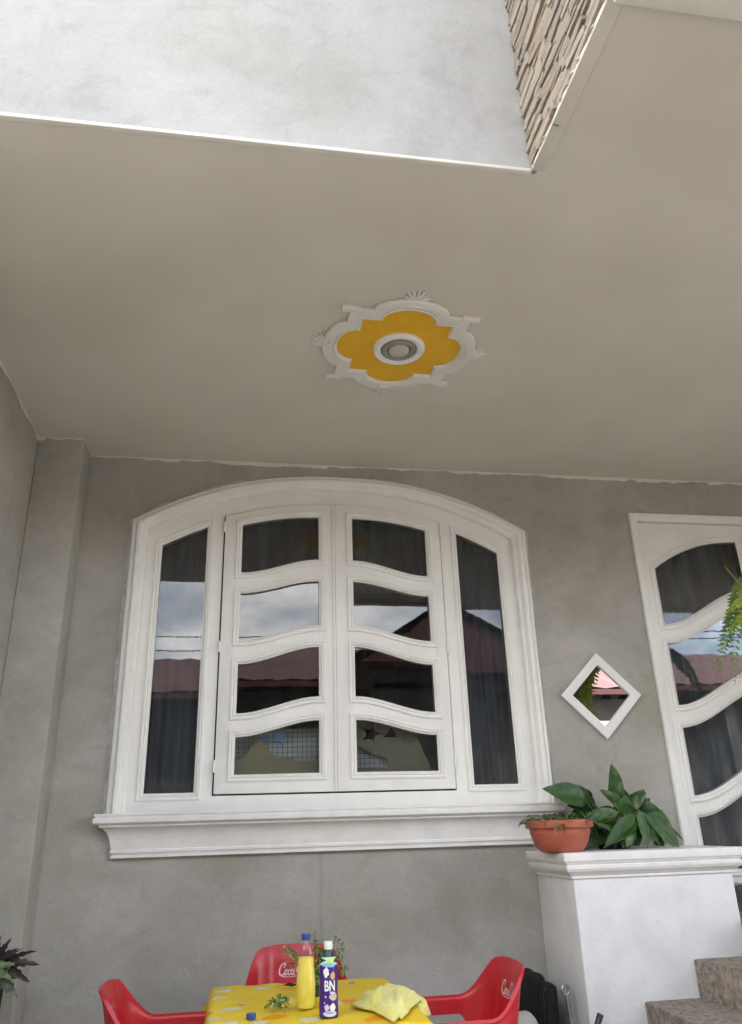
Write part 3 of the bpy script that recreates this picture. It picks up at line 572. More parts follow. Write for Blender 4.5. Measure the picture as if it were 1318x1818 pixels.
# big leafy plant behind the bowl
bp = thing('broad_leaf_plant', 'dark green broad-leaved potted plant on the pedestal behind the terracotta bowl', 'plant', (1.86, -0.215, 1.158))
lathe('pot', [(0.075, 0.0), (0.085, 0.02), (0.10, 0.09), (0.105, 0.10), (0.095, 0.10), (0.09, 0.08)], M['neck'], bp, 24)
lathe('soil', [(0.092, 0.078), (0.05, 0.086), (0.0005, 0.09)], M['soil'], bp, 20)
LV = [  # base (x, z), tip (x, z), y, width, droop, material
    ((1.891, 1.365), (1.894, 1.550), -0.24, 0.120, 0.2, 'leaf2'), ((1.740, 1.385), (1.530, 1.462), -0.24, 0.112, 0.5, 'leaf'), ((1.937, 1.300), (1.800, 1.440), -0.29, 0.105, 0.3, 'leaf2'),
    ((1.945, 1.315), (2.022, 1.428), -0.28, 0.095, 0.3, 'leaf'), ((2.000, 1.350), (2.125, 1.345), -0.25, 0.070, 0.7, 'leaf'), ((1.935, 1.295), (1.775, 1.218), -0.34, 0.110, 0.5, 'leaf'),
    ((1.956, 1.310), (1.990, 1.180), -0.36, 0.075, 0.3, 'leaf'), ((2.010, 1.315), (2.150, 1.172), -0.33, 0.105, 0.4, 'leaf'), ((1.840, 1.325), (1.670, 1.300), -0.36, 0.065, 0.7, 'leaf2'),
    ((1.790, 1.360), (1.705, 1.452), -0.19, 0.090, 0.3, 'leaf'), ((2.030, 1.335), (2.178, 1.262), -0.24, 0.048, 0.6, 'leaf'), ((2.020, 1.340), (2.140, 1.285), -0.29, 0.075, 0.5, 'leaf'),
    ((1.860, 1.280), (1.760, 1.340), -0.31, 0.090, 0.3, 'leaf'), ((1.890, 1.270), (1.865, 1.180), -0.33, 0.090, 0.3, 'leaf'), ((1.930, 1.270), (1.935, 1.172), -0.31, 0.085, 0.2, 'leaf'),
    ((2.000, 1.280), (2.060, 1.175), -0.28, 0.090, 0.3, 'leaf'), ((1.840, 1.270), (1.700, 1.190), -0.26, 0.100, 0.3, 'leaf'), ((1.800, 1.270), (1.660, 1.240), -0.22, 0.100, 0.4, 'leaf'),
    ((1.830, 1.320), (1.660, 1.380), -0.20, 0.100, 0.4, 'leaf'), ((1.960, 1.330), (1.955, 1.440), -0.20, 0.090, 0.3, 'leaf'), ((2.020, 1.290), (2.140, 1.225), -0.21, 0.090, 0.3, 'leaf'),
    ((1.900, 1.300), (1.905, 1.400), -0.31, 0.085, 0.3, 'leaf'), ((1.980, 1.300), (2.080, 1.390), -0.21, 0.080, 0.5, 'leaf'), ((1.870, 1.300), (1.820, 1.235), -0.30, 0.080, 0.3, 'leaf'), ((2.03, 1.27), (2.11, 1.18), -0.24, 0.08, 0.3, 'leaf'), ((1.76, 1.30), (1.62, 1.19), -0.20, 0.09, 0.3, 'leaf')]
rl = random.Random(8)
for k in range(69):
    q_ = LV[3 + k % 23]; jx, jz = rl.uniform(-0.05, 0.04), rl.uniform(-0.05, 0.03); tz = max(1.172, q_[1][1] + jz + rl.uniform(-0.05, 0.0))
    LV.append(((q_[0][0] + jx * 0.5, max(1.24, q_[0][1] + jz)), (q_[1][0] + jx + rl.uniform(-0.03, 0.03), tz), q_[2] + rl.uniform(-0.05, 0.07), q_[3] * rl.uniform(0.45, 0.75), q_[4], 'leaf' if k % 5 else 'leaf2'))
for k, (b_, t_, yy, wd, dr, mm) in enumerate(LV):
    bs = Vector((b_[0] - 1.86, yy + 0.235, b_[1] - 1.158)); d_ = Vector((t_[0] - b_[0], -0.035 - 0.02 * rl.random(), t_[1] - b_[1])); ln = d_.length * 1.04
    leaf_mesh('leaf', ln, wd * 1.18, M[mm], bp, bs, d_, (rl.uniform(-0.35, 0.35), -1, 0.55 + rl.uniform(-0.15, 0.3)), dr, 0.24, 10, 0.08, k)
    tube('stem', [(bs.x * 0.25, bs.y * 0.25, 0.08), (bs.x * 0.6, bs.y * 0.6 + 0.005, 0.08 + (bs.z - 0.08) * 0.6), bs], 0.0032, M['stem'], bp, 5)
# terracotta bowl with small trailing plant
bw = thing('flower_bowl', 'round terracotta bowl of trailing thin-leaved plants on the pedestal corner', 'flowerpot', (1.512, -0.395, 1.158))
lathe('bowl', [(0.092, 0.0), (0.098, 0.004), (0.112, 0.018), (0.128, 0.045), (0.136, 0.070), (0.138, 0.074), (0.138, 0.078), (0.1405, 0.080), (0.142, 0.100), (0.144, 0.104), (0.157, 0.106), (0.159, 0.112), (0.159, 0.134), (0.156, 0.139), (0.150, 0.140), (0.146, 0.135), (0.142, 0.11)], M['terracotta'], bw, 48, smooth=25)
lathe('soil', [(0.143, 0.118), (0.08, 0.126), (0.0005, 0.128)], M['soil'], bw, 24)
rb = random.Random(21)
for k in range(60):
    a = rb.uniform(0, 6.283); r0 = rb.uniform(0.02, 0.12); ln = rb.uniform(0.07, 0.15)
    leaf_mesh('leaf', ln, rb.uniform(0.008, 0.018), M['leaf3' if k % 3 else 'leaf2'], bw, (r0 * math.cos(a), r0 * math.sin(a), 0.125), (math.cos(a), math.sin(a) * 0.8, rb.uniform(0.1, 0.8)), (0, 0, 1), rb.uniform(0.8, 2.0), 0.3, 7, 0, k)
v = []; f = []
for k in range(420):   # tiny leaves of the trailing cover
    a = rb.uniform(0, 6.283); r0 = 0.16 * math.sqrt(rb.random()); s = rb.uniform(0.006, 0.013); c = Vector((r0 * math.cos(a), r0 * math.sin(a), 0.132 + rb.uniform(0, 0.034)))
    if k > 385: c = Vector((-0.15 - rb.uniform(0, 0.05), rb.uniform(-0.06, 0.02), 0.135 + rb.uniform(-0.02, 0.012)))
    d = Vector((rb.uniform(-1, 1), rb.uniform(-1, 1), rb.uniform(-0.3, 0.6))).normalized(); e = d.cross(Vector((0.2, 0.1, 1))).normalized(); b0 = len(v)
    v += [c - d * s, c + e * s * 0.6, c + d * s, c - e * s * 0.6]; f.append((b0, b0 + 1, b0 + 2, b0 + 3))
o = pyd('ground_cover', v, f, M['leaf3'], bw); o['kind'] = 'stuff'
for k in range(4): tube('stem', [(-0.12, -0.02 + 0.012 * k, 0.135), (-0.16, -0.03 + 0.015 * k, 0.148), (-0.20, -0.035 + 0.012 * k, 0.13 - 0.004 * k)], 0.0013, M['stem'], bw, 4)
# hanging fern at the right edge
fern = thing('hanging_fern', 'yellow-green fern hanging from the ceiling in front of the door', 'fern', (2.88, -1.0, 2.34))
lathe('basket', [(0.06, -0.14), (0.09, -0.12), (0.12, -0.03), (0.13, 0.0), (0.12, 0.0), (0.11, -0.02)], M['neck'], fern, 24)
for k in range(3):
    a = k * 2.094; tube('hanger', [(0.125 * math.cos(a), 0.125 * math.sin(a), 0.0), (0, 0, HS - 2.34 - 0.25), (0, 0, HS - 2.34)], 0.0018, M['wire'], fern, 5)
def frond(parent, pts, width, mat, seed):
    r_ = random.Random(seed); P = [Vector(p) for p in pts]; v = []; f = []
    def at(t):
        x = t * (len(P) - 1); i = min(int(x), len(P) - 2); u = x - i
        p0 = P[max(i - 1, 0)]; p1 = P[i]; p2 = P[i + 1]; p3 = P[min(i + 2, len(P) - 1)]
        return 0.5 * ((2 * p1) + (p2 - p0) * u + (2 * p0 - 5 * p1 + 4 * p2 - p3) * u * u + (3 * p1 - p0 - 3 * p2 + p3) * u ** 3)
    N = 40; tubegeo([at(k / 30) for k in range(31)], [0.0022 * (1 - 0.7 * k / 30) for k in range(31)], 5, v, f)
    for k in range(3, N + 1):
        t = k / N; p_ = at(t); tg = (at(min(1, t + 0.02)) - at(t - 0.02)).normalized(); sd2 = tg.cross(Vector((0.1, -0.6, 0.8))).normalized(); nn = sd2.cross(tg)
        ln = width * math.sin(math.pi * min(1, 0.12 + 0.86 * t)) * r_.uniform(0.85, 1.1)
        for sgn in (-1, 1):
            d = (sd2 * sgn + tg * 0.45 - nn * r_.uniform(0, 0.4)).normalized(); wv = d.cross(nn).normalized() * ln * 0.27; b0 = len(v)
            v += [p_, p_ + d * ln * 0.4 + wv, p_ + d * ln - nn * ln * 0.12, p_ + d * ln * 0.4 - wv]; f.append((b0, b0 + 1, b0 + 2, b0 + 3))
    return pyd('frond', v, f, mat, parent)
FR = [([(0, 0, 0), (-0.20, -0.03, 0.12), (-0.42, -0.04, 0.04), (-0.58, -0.03, -0.10), (-0.70, -0.02, -0.185)], 0.058, 'fern_y'), ([(0, 0, 0), (-0.22, -0.05, 0.10), (-0.44, -0.05, -0.02), (-0.60, -0.04, -0.18), (-0.715, -0.03, -0.285)], 0.055, 'fern_y'),
      ([(0, 0, 0), (-0.24, 0.02, 0.10), (-0.48, 0.02, -0.03), (-0.66, 0.02, -0.23), (-0.775, 0.02, -0.44)], 0.060, 'fern'), ([(0, 0, 0), (-0.24, 0.04, 0.11), (-0.46, 0.04, 0.0), (-0.62, 0.03, -0.24), (-0.695, 0.02, -0.50)], 0.060, 'fern'),
      ([(0, 0, 0), (-0.24, 0.07, 0.10), (-0.46, 0.08, -0.02), (-0.62, 0.08, -0.22), (-0.70, 0.08, -0.40)], 0.060, 'fern'), ([(0, 0, 0), (-0.24, -0.08, 0.11), (-0.47, -0.1, 0.0), (-0.60, -0.1, -0.18), (-0.66, -0.1, -0.36)], 0.060, 'fern'),
      ([(0, 0, 0), (-0.22, 0.0, 0.13), (-0.44, 0.0, 0.05), (-0.57, 0.0, -0.12), (-0.64, 0.0, -0.33)], 0.060, 'fern_y'), ([(0, 0, 0), (-0.22, 0.10, 0.12), (-0.42, 0.12, 0.05), (-0.55, 0.12, -0.12), (-0.60, 0.12, -0.30)], 0.060, 'fern'),
      ([(0, 0, 0), (-0.2, -0.02, 0.10), (-0.36, -0.03, 0.06), (-0.46, -0.02, -0.08), (-0.53, -0.02, -0.34)], 0.06, 'fern_y'), ([(0, 0, 0), (-0.2, 0.02, 0.10), (-0.38, 0.03, 0.05), (-0.50, 0.03, -0.10), (-0.57, 0.03, -0.40)], 0.06, 'fern_y'), ([(0, 0, 0), (-0.18, 0.03, 0.10), (-0.34, 0.04, 0.07), (-0.44, 0.05, -0.06), (-0.50, 0.05, -0.30)], 0.06, 'fern_y'),
      ([(0, 0, 0), (-0.2, 0.0, 0.11), (-0.40, 0.0, 0.05), (-0.52, 0.0, -0.12), (-0.565, 0.0, -0.30), (-0.50, 0.0, -0.44)], 0.085, 'fern_y'), ([(0, 0, 0), (-0.2, 0.02, 0.12), (-0.39, 0.02, 0.06), (-0.50, 0.02, -0.10), (-0.53, 0.02, -0.26), (-0.46, 0.02, -0.38)], 0.085, 'fern_y'),
      ([(0, 0, 0), (0.15, 0.05, 0.08), (0.3, 0.06, -0.05), (0.4, 0.05, -0.3)], 0.06, 'fern'), ([(0, 0, 0), (0.05, -0.16, 0.06), (0.1, -0.28, -0.1), (0.14, -0.36, -0.3)], 0.06, 'fern'), ([(0, 0, 0), (0.08, 0.16, 0.06), (0.15, 0.3, -0.1), (0.2, 0.38, -0.3)], 0.06, 'fern')]
for k, (pt, wd, mm) in enumerate(FR): frond(fern, pt, wd, M[mm], k)
tube('tendril', [(-0.46, 0, 0.02), (-0.56, 0, -0.06), (-0.60, 0, 0.0), (-0.635, 0, 0.05)], 0.0022, M['fern_y'], fern, 5)
# dark lobed plant at the left edge
dk = thing('lobed_leaf_plant', 'burgundy and green jagged-leaved potted plant at the left edge by the pilaster', 'plant', (-0.94, -0.46, 0.0))
lathe('pot', [(0.10, 0.0), (0.11, 0.01), (0.14, 0.24), (0.155, 0.245), (0.155, 0.28), (0.14, 0.28), (0.135, 0.24)], M['terracotta'], dk, 28)
lathe('soil', [(0.137, 0.25), (0.07, 0.26), (0.0005, 0.265)], M['soil'], dk, 20)
def lobed(parent, base, d, upv, size, mat, seed, droop=0.5):
    r_ = random.Random(seed); d = Vector(d).normalized(); s = d.cross(Vector(upv)).normalized(); u = s.cross(d); v = [Vector(base)]; f = []
    angs = [-125, -80, -38, 0, 38, 80, 125]; ring = []
    for i, an in enumerate(angs):
        ln = size * (1.0 - 0.0028 * abs(an)) * r_.uniform(0.88, 1.1); ax = d * math.cos(R(an)) + s * math.sin(R(an)); px = -d * math.sin(R(an)) + s * math.cos(R(an))
        side = []
        for sg in (-1, 1):
            ss = []
            for t, wd in ((0.30, 0.10), (0.45, 0.20), (0.52, 0.13), (0.66, 0.17), (0.72, 0.09), (0.86, 0.08)):
                ss.append(Vector(base) + ax * ln * t + px * sg * ln * wd - u * (droop * ln * t * t - 0.05 * ln))
            side.append(ss)
        tip = Vector(base) + ax * ln - u * droop * ln; mids = [Vector(base) + ax * ln * t - u * (droop * ln * t * t) for t in (0.30, 0.45, 0.52, 0.66, 0.72, 0.86)]
        b0 = len(v); v += side[0] + mids + side[1] + [tip]
        f += [(0, b0, b0 + 6), (0, b0 + 6, b0 + 12)]
        for k in range(5): f += [(b0 + k, b0 + k + 1, b0 + k + 7, b0 + k + 6), (b0 + 6 + k, b0 + 7 + k, b0 + 13 + k, b0 + 12 + k)]
        f += [(b0 + 5, b0 + 18, b0 + 11), (b0 + 11, b0 + 18, b0 + 17)]
        ring.append((b0, b0 + 12))
    for (a1, b1_), (a2, b2_) in zip(ring, ring[1:]): f.append((0, b1_, a2))
    return pyd('leaf', v, f, mat, parent, 180)
for k, (b_, d_, sz, mm, dr) in enumerate([((0.045, -0.02, 0.80), (0.6, -0.3, 0.2), 0.115, 'burgundy', 0.75), ((-0.02, 0.0, 0.84), (-0.2, -0.2, 0.8), 0.075, 'burgundy', 0.2), ((0.0, -0.06, 0.79), (0.45, -0.7, -0.45), 0.125, 'begonia', 0.35),
                                        ((-0.06, -0.03, 0.80), (-0.9, -0.4, 0.1), 0.12, 'begonia', 0.4), ((-0.10, 0.02, 0.70), (-0.7, -0.5, -0.2), 0.13, 'begonia', 0.5), ((0.02, -0.05, 0.775), (0.7, -0.2, -0.5), 0.115, 'begonia', 0.3), ((-0.01, -0.04, 0.80), (-0.3, -0.5, -0.7), 0.11, 'begonia', 0.3), ((0.01, -0.01, 0.82), (0.3, -0.2, 0.7), 0.09, 'burgundy', 0.4)]):
    b_ = (b_[0], b_[1], b_[2] + 0.025); lobed(dk, b_, d_, (0, -0.9, 0.6), sz * 0.98, M[mm], k, dr); tube('stem', [(b_[0] * 0.3, b_[1] * 0.3, 0.25), (b_[0] * 0.9, b_[1] * 0.9, b_[2] * 0.75), b_], 0.005, M['burgundy'], dk, 6)
# small pot on the landing, just showing past the pedestal
pp = thing('landing_plant', 'small green plant in a brown pot on the landing beside the door', 'plant', (2.56, -0.20, 0.85))
lathe('pot', [(0.06, 0), (0.085, 0.10), (0.09, 0.10), (0.09, 0.12), (0.08, 0.12), (0.075, 0.1)], M['step'], pp, 24)
for k in range(9):
    a = k * 0.7; leaf_mesh('leaf', 0.13, 0.05, M['leaf'], pp, (0.02 * math.cos(a), 0.02 * math.sin(a), 0.10), (math.cos(a), math.sin(a), 0.6), (0, 0, 1), 1.2, 0.2, 8, 0, k)

# ------------------------------------------------------------------ chairs
def chair_path(s):
    sg = 1 if s >= 0 else -1; s = abs(s); hw, rc = 0.108, 0.10; q = math.pi / 2 * rc
    if s < hw: x, y = s, -0.10 * s * s / hw
    elif s < hw + q: a = (s - hw) / rc; x = hw + rc * math.sin(a); y = -0.0165 - rc * (1 - math.cos(a))
    else: t = s - hw - q; x = hw + rc + 0.02 * t; y = -0.0165 - rc - t
    return Vector((sg * x, y))
SMAX = 0.108 + 0.157 + 0.255
def chair_pt(s, t):
    a = abs(s)
    fall = 1 - sstep((a - 0.148) / 0.105)
    corner = -0.018 * max(0, (a - 0.06) / 0.12) ** 2 if a < 0.235 else -0.03
    zt = 0.690 + 0.138 * fall + (corner * fall)
    zb = 0.43 + 0.205 * sstep((a - 0.155) / 0.10)
    if a > SMAX - 0.07: e = (a - SMAX + 0.07) / 0.07; zt -= 0.03 * e * e; zb -= 0.05 * e * e
    z_ = zb + (zt - zb) * t; p_ = chair_path(s); lean = max(0, z_ - 0.43) * 0.19 * (1 - sstep((a - 0.15) / 0.2))
    roll = 0.010 * max(0, (t - 0.86) / 0.14) ** 2
    tg = (chair_path(s + 0.003) - chair_path(s - 0.003)).normalized(); nr = Vector((-tg.y, tg.x))     # outward
    return Vector((p_.x + nr.x * roll, p_.y + lean + nr.y * roll, z_))
def shell_part(name, s0, s1, n, parent):
    nz = 14; th = 0.011; A = []; B = []
    for i in range(n + 1):
        for j in range(nz + 1):
            s = s0 + (s1 - s0) * i / n; t = j / nz; p_ = chair_pt(s, t); du = chair_pt(s + 0.004, t) - chair_pt(s - 0.004, t); dv = chair_pt(s, min(1, t + 0.03)) - chair_pt(s, max(0, t - 0.03)); nn = du.cross(dv).normalized()
            A.append(p_ + nn * th / 2); B.append(p_ - nn * th / 2)
    v = A + B; N = len(A); f = []; w_ = nz + 1
    for i in range(n):
        for j in range(nz): b_ = i * w_ + j; f.append((b_, b_ + 1, b_ + w_ + 1, b_ + w_)); f.append((N + b_, N + b_ + w_, N + b_ + w_ + 1, N + b_ + 1))
        b_ = i * w_; f.append((b_, b_ + w_, N + b_ + w_, N + b_)); b_ = i * w_ + nz; f.append((b_, N + b_, N + b_ + w_, b_ + w_))
    for i in (0, n):
        for j in range(nz): b_ = i * w_ + j; f.append((b_, b_ + 1, N + b_ + 1, N + b_))
    return pyd(name, v, f, M['red'], parent, 50)
def script_strokes():
    S = []
    def arc(cx, cy, rx, ry, a0, a1, n=14): return [(cx + rx * math.cos(R(a0 + (a1 - a0) * k / n)), cy + ry * math.sin(R(a0 + (a1 - a0) * k / n))) for k in range(n + 1)]
    for ox in (0.0, 4.25):
        S.append((arc(ox + 1.05, 1.25, 0.75, 1.15, 48, 320), 0.26)); S.append(([(ox + 1.45, 2.15), (ox + 1.25, 1.75), (ox + 1.32, 1.5)], 0.16))
    for ox in (2.0, 6.2): S.append((arc(ox, 0.62, 0.30, 0.5, 0, 360), 0.2))
    S.append((arc(2.85, 0.62, 0.32, 0.5, 50, 320), 0.2))
    for ox in (3.55, 7.75): S.append((arc(ox, 0.58, 0.30, 0.46, 20, 340), 0.2)); S.append(([(ox + 0.30, 1.05), (ox + 0.28, 0.3), (ox + 0.45, 0.12), (ox + 0.62, 0.3)], 0.18))
    S.append(([(4.15, 0.72), (4.6, 0.78)], 0.16))
    S.append(([(6.62, 0.5), (6.85, 1.4), (7.1, 2.35), (6.98, 2.55), (6.82, 2.2), (6.86, 0.4), (7.05, 0.12), (7.3, 0.35)], 0.18))
    S.append(([(0.9, 0.05), (1.8, -0.22), (3.2, -0.30), (4.6, -0.18), (5.3, -0.05)], 0.14))
    return S
def lettering(parent, size, off):
    v = []; f = []
    for pts, wd in script_strokes():
        b0 = len(v)
        for i, (x, y) in enumerate(pts):
            x2, y2 = pts[min(i + 1, len(pts) - 1)]; x1, y1 = pts[max(i - 1, 0)]; d = Vector((x2 - x1, y2 - y1)); d = d.normalized() if d.length > 0 else Vector((1, 0)); nn = Vector((-d.y, d.x)) * wd / 2 * (0.75 + 0.5 * abs(d.y))
            for sg in (-1, 1):
                px, py = x + nn.x * sg, y + nn.y * sg; px = px + 0.28 * py
                s = (px - 4.4) * size; zz = off + py * size * 1.05
                # the seat side of the back looks towards -y: reading direction is +s there
                t = (zz - 0.43) / (0.828 - 0.43); p_ = chair_pt(s, t); du = chair_pt(s + 0.004, t) - chair_pt(s - 0.004, t); dv = chair_pt(s, t + 0.02) - chair_pt(s, t - 0.02); nv = du.cross(dv).normalized()
                if nv.y > 0: nv = -nv
                v.append(p_ + nv * 0.0068)
        for i in range(len(pts) - 1): b_ = b0 + 2 * i; f.append((b_, b_ + 1, b_ + 3, b_ + 2))
    o = pyd('lettering', v, f, M['letter'], parent); return o
def make_chair(loc, rotz, label):
    c = thing('plastic_armchair', label, 'chair', loc, 'red plastic chairs around the table'); c.rotation_euler = (0, 0, rotz)
    shell_part('backrest', -0.24, 0.24, 48, c); shell_part('armrest', -SMAX, -0.24, 22, c); shell_part('armrest', 0.24, SMAX, 22, c)
    v = []; f = []; n = 14
    for i in range(n + 1):
        for j in range(n + 1):
            x = (i / n - 0.5); y = (j / n - 0.5); sx = 0.385 * (1 - 0.08 * abs(2 * y) ** 4); p_ = Vector((x * sx, -0.215 + y * 0.42 * (1 - 0.1 * abs(2 * x) ** 4), 0.432 - 0.016 * (1 - (2 * x) ** 2) * (1 - (2 * y) ** 2))); v.append(p_)
    N = len(v); v += [q - Vector((0, 0, 0.012)) for q in v]
    for i in range(n):
        for j in range(n): b_ = i * (n + 1) + j; f.append((b_, b_ + 1, b_ + n + 2, b_ + n + 1)); f.append((N + b_, N + b_ + n + 1, N + b_ + n + 2, N + b_ + 1))
    for i in range(n):
        for b_, st_ in ((i, 1), (i + n * (n + 1), 1), (i * (n + 1), n + 1), (i * (n + 1) + n, n + 1)): f.append((b_, b_ + st_, N + b_ + st_, N + b_))
    pyd('seat', v, f, M['red'], c, 50)
    for sx in (-1, 1):
        tube('leg', [(sx * 0.212, -0.335, 0.62), (sx * 0.212, -0.37, 0.45), (sx * 0.245, -0.42, 0.0)], [0.016, 0.022, 0.017], M['red'], c, 10)
        tube('leg', [(sx * 0.19, -0.02, 0.47), (sx * 0.205, 0.0, 0.3), (sx * 0.235, 0.07, 0.0)], [0.022, 0.022, 0.017], M['red'], c, 10)
    lettering(c, 0.0180, 0.714); return c
make_chair((0.262, -0.42, 0), 0, 'red plastic armchair with white script lettering behind the table against the wall')
make_chair((0.925, -1.10, 0), -math.pi / 2, 'red plastic armchair with white script lettering right of the table near the black bag')
make_chair((-0.345, -1.10, 0), math.pi / 2, 'red plastic armchair seen side-on left of the table')

# ------------------------------------------------------------------ table, cloth, things on it
TC = Vector((0.262, -1.085)); TR = R(0.5); TW, TD, TZ = 0.65, 0.80, 0.732
tb = thing('table', 'square table hidden under the yellow printed tablecloth', 'table', (TC.x, TC.y, 0)); tb.rotation_euler = (0, 0, TR)
box('table_top', -TW / 2, TW / 2, -TD / 2, TD / 2, TZ - 0.03, TZ - 0.002, M['red'], tb, bev=0.01)
for sx in (-1, 1):
    for sy in (-1, 1): tube('leg', [(sx * 0.29, sy * 0.34, TZ - 0.03), (sx * 0.31, sy * 0.36, 0.0)], [0.025, 0.018], M['red'], tb, 10)
v = []; f = []; n = 96; hx, hy = TW / 2 + 0.17, TD / 2 + 0.15
for i in range(n + 1):
    for j in range(n + 1):
        u = -hx + 2 * hx * i / n; t = -hy + 2 * hy * j / n; cu = max(-TW / 2, min(TW / 2, u)); ct = max(-TD / 2, min(TD / 2, t)); ou = u - cu; ot = t - ct; ov = math.hypot(ou, ot)
        wr = 0.0028 * noise.noise((u * 7, t * 5, 1.3)) + 0.0022 * noise.noise((u * 16, t * 18, 4.3)) + 0.0015 * math.sin(u * 40 + 3 * noise.noise((u * 3, t * 3, 7)))
        if ov < 1e-6: p_ = Vector((u, t, TZ + 0.0035 + wr * (1 if True else 0)))
        else:
            arcL = 0.02; a = min(ov, arcL * 1.57) / arcL; outw = arcL * math.sin(min(a, 1.57)) ; dn = arcL * (1 - math.cos(min(a, 1.57))) + max(0, ov - arcL * 1.57) * 0.97
            k = max(0, ov - 0.02); edge_s = (ct if abs(ou) > abs(ot) else cu)
            outw += k * (0.10 + 0.16 * noise.noise((edge_s * 9, 0.5 if ou else 2.5, 1 if ou + ot > 0 else 9)) + 0.55 * min(abs(ou), abs(ot)) / max(ov, 1e-4))
            p_ = Vector((cu + outw * ou / ov, ct + outw * ot / ov, TZ + 0.0035 - dn + wr))
        v.append(p_)
for i in range(n):
    for j in range(n): b_ = i * (n + 1) + j; f.append((b_, b_ + 1, b_ + n + 2, b_ + n + 1))
cl = pyd('tablecloth', v, f, M['cloth'], None, 180); cl.location = (TC.x, TC.y, 0); cl.rotation_euler = (0, 0, TR); tag(cl, 'bright yellow printed tablecloth draped over the square table', 'tablecloth')
TT = TZ + 0.006
# juice bottle
jb = thing('juice_bottle', 'clear plastic bottle of yellow juice with blue cap on the table', 'bottle', (0.241, -1.200, TT))
prof = [(0.004, 0.003), (0.018, 0.0), (0.027, 0.004), (0.031, 0.016), (0.0325, 0.04), (0.0325, 0.075), (0.031, 0.095), (0.0285, 0.118), (0.0275, 0.132), (0.0280, 0.142), (0.0270, 0.148), (0.0280, 0.154), (0.0268, 0.161), (0.0265, 0.170), (0.0235, 0.182), (0.0175, 0.195), (0.0125, 0.203), (0.0120, 0.210)]
lathe('body', prof, M['pet'], jb, 32, smooth=50)
lathe('juice', [(0.0005, 0.004)] + [(max(0.0005, r_ - 0.0014), z_ + 0.001) for r_, z_ in prof if 0 < z_ < 0.15] + [(0.0262, 0.150), (0.0005, 0.1502)], M['juice'], jb, 32, smooth=50)
lathe('cap', [(0.0148, 0.202), (0.0152, 0.204), (0.0152, 0.2185), (0.0142, 0.221), (0.0005, 0.2215)], M['blue'], jb, 24, smooth=30)
# purple bottle
pb = thing('purple_bottle', 'slim bottle with purple printed label and white cap standing on the table', 'bottle', (0.302, -1.345, TT))
def prad(z_):
    P = [(0, 0.0285), (0.004, 0.0305), (0.03, 0.0305), (0.055, 0.0290), (0.09, 0.0285), (0.13, 0.0290), (0.145, 0.0290), (0.158, 0.0270), (0.172, 0.0205), (0.180, 0.0155), (0.186, 0.0135), (0.195, 0.0130)]
    for (a, ra), (b_, rb_) in zip(P, P[1:]):
        if z_ <= b_: return ra + (rb_ - ra) * (z_ - a) / (b_ - a)
    return P[-1][1]
lathe('body', [(0.0005, 0.002), (0.0285, 0.0)] + [(prad(z_ / 1000), z_ / 1000) for z_ in range(4, 192, 5)] + [(0.0130, 0.195)], M['neck'], pb, 40, smooth=40)
lathe('label', [(prad(z_ / 1000) + 0.0004, z_ / 1000) for z_ in range(6, 150, 4)], M['purple'], pb, 40, smooth=40)
lathe('cap', [(0.0135, 0.188), (0.0142, 0.190), (0.0142, 0.208), (0.0130, 0.211), (0.0005, 0.2115)], M['capw'], pb, 24, smooth=30)
view = math.atan2(-4.2 + 1.345, 0 - 0.302)
def decal(name, outl, mat, lift):
    """flat print wrapped round the bottle: outline in metres (x across, z up)"""
    o = poly2d(name, [outl], 0.0001, 0, lambda c: (c[0], c[1], 0), mat, pb)
    bm = bmesh.new(); bm.from_mesh(o.data)
    for k in range(-30, 31, 5): bmesh.ops.bisect_plane(bm, geom=list(bm.verts) + list(bm.edges) + list(bm.faces), plane_co=(k / 1000, 0, 0), plane_no=(1, 0, 0))
    for vv in bm.verts: z_ = vv.co.y; r_ = prad(z_) + lift; a = view + vv.co.x / 0.0295; vv.co = Vector((r_ * math.cos(a), r_ * math.sin(a), z_))
    bm.to_mesh(o.data); bm.free(); return o
def blob(cx, cz, rx, rz, n=14, j=0.15, seed=0):
    r_ = random.Random(seed); return [(cx + rx * (1 + r_.uniform(-j, j)) * math.cos(6.283 * k / n), cz + rz * (1 + r_.uniform(-j, j)) * math.sin(6.283 * k / n)) for k in range(n)]
decal('print', [(-0.04, 0.146), (0.04, 0.146), (0.04, 0.168), (-0.04, 0.168)], M['mint'], 0.0007)
decal('print', blob(0.010, 0.160, 0.012, 0.008, 14, 0.2, 1), M['lime'], 0.0011); decal('print', blob(0.002, 0.146, 0.020, 0.006, 14, 0.25, 2), M['skyb'], 0.0011)
decal('print', blob(-0.007, 0.127, 0.009, 0.014, 12, 0.3, 3), M['paper'], 0.0011); decal('print', blob(0.014, 0.117, 0.0085, 0.011, 14, 0.15, 4), M['goldp'], 0.0011)
decal('print', blob(0.016, 0.058, 0.013, 0.010, 10, 0.2, 5), M['beigep'], 0.0011); decal('print', blob(0.012, 0.070, 0.010, 0.003, 10, 0.3, 6), M['lilac'], 0.0011)
decal('print', blob(-0.010, 0.060, 0.003, 0.003, 7, 0.3, 7), M['paper'], 0.0011); decal('print', blob(-0.013, 0.043, 0.002, 0.002, 7, 0.3, 8), M['paper'], 0.0011)
decal('print', blob(-0.006, 0.030, 0.008, 0.010, 9, 0.3, 9), M['lilac'], 0.0011); decal('print', blob(0.012, 0.030, 0.010, 0.011, 9, 0.3, 10), M['paper'], 0.0011); decal('print', blob(0.004, 0.014, 0.021, 0.008, 16, 0.05, 11), M['lilac'], 0.0014)
decal('print', blob(0.003, 0.0165, 0.013, 0.0025, 12, 0.2, 12), M['skyb'], 0.0018)
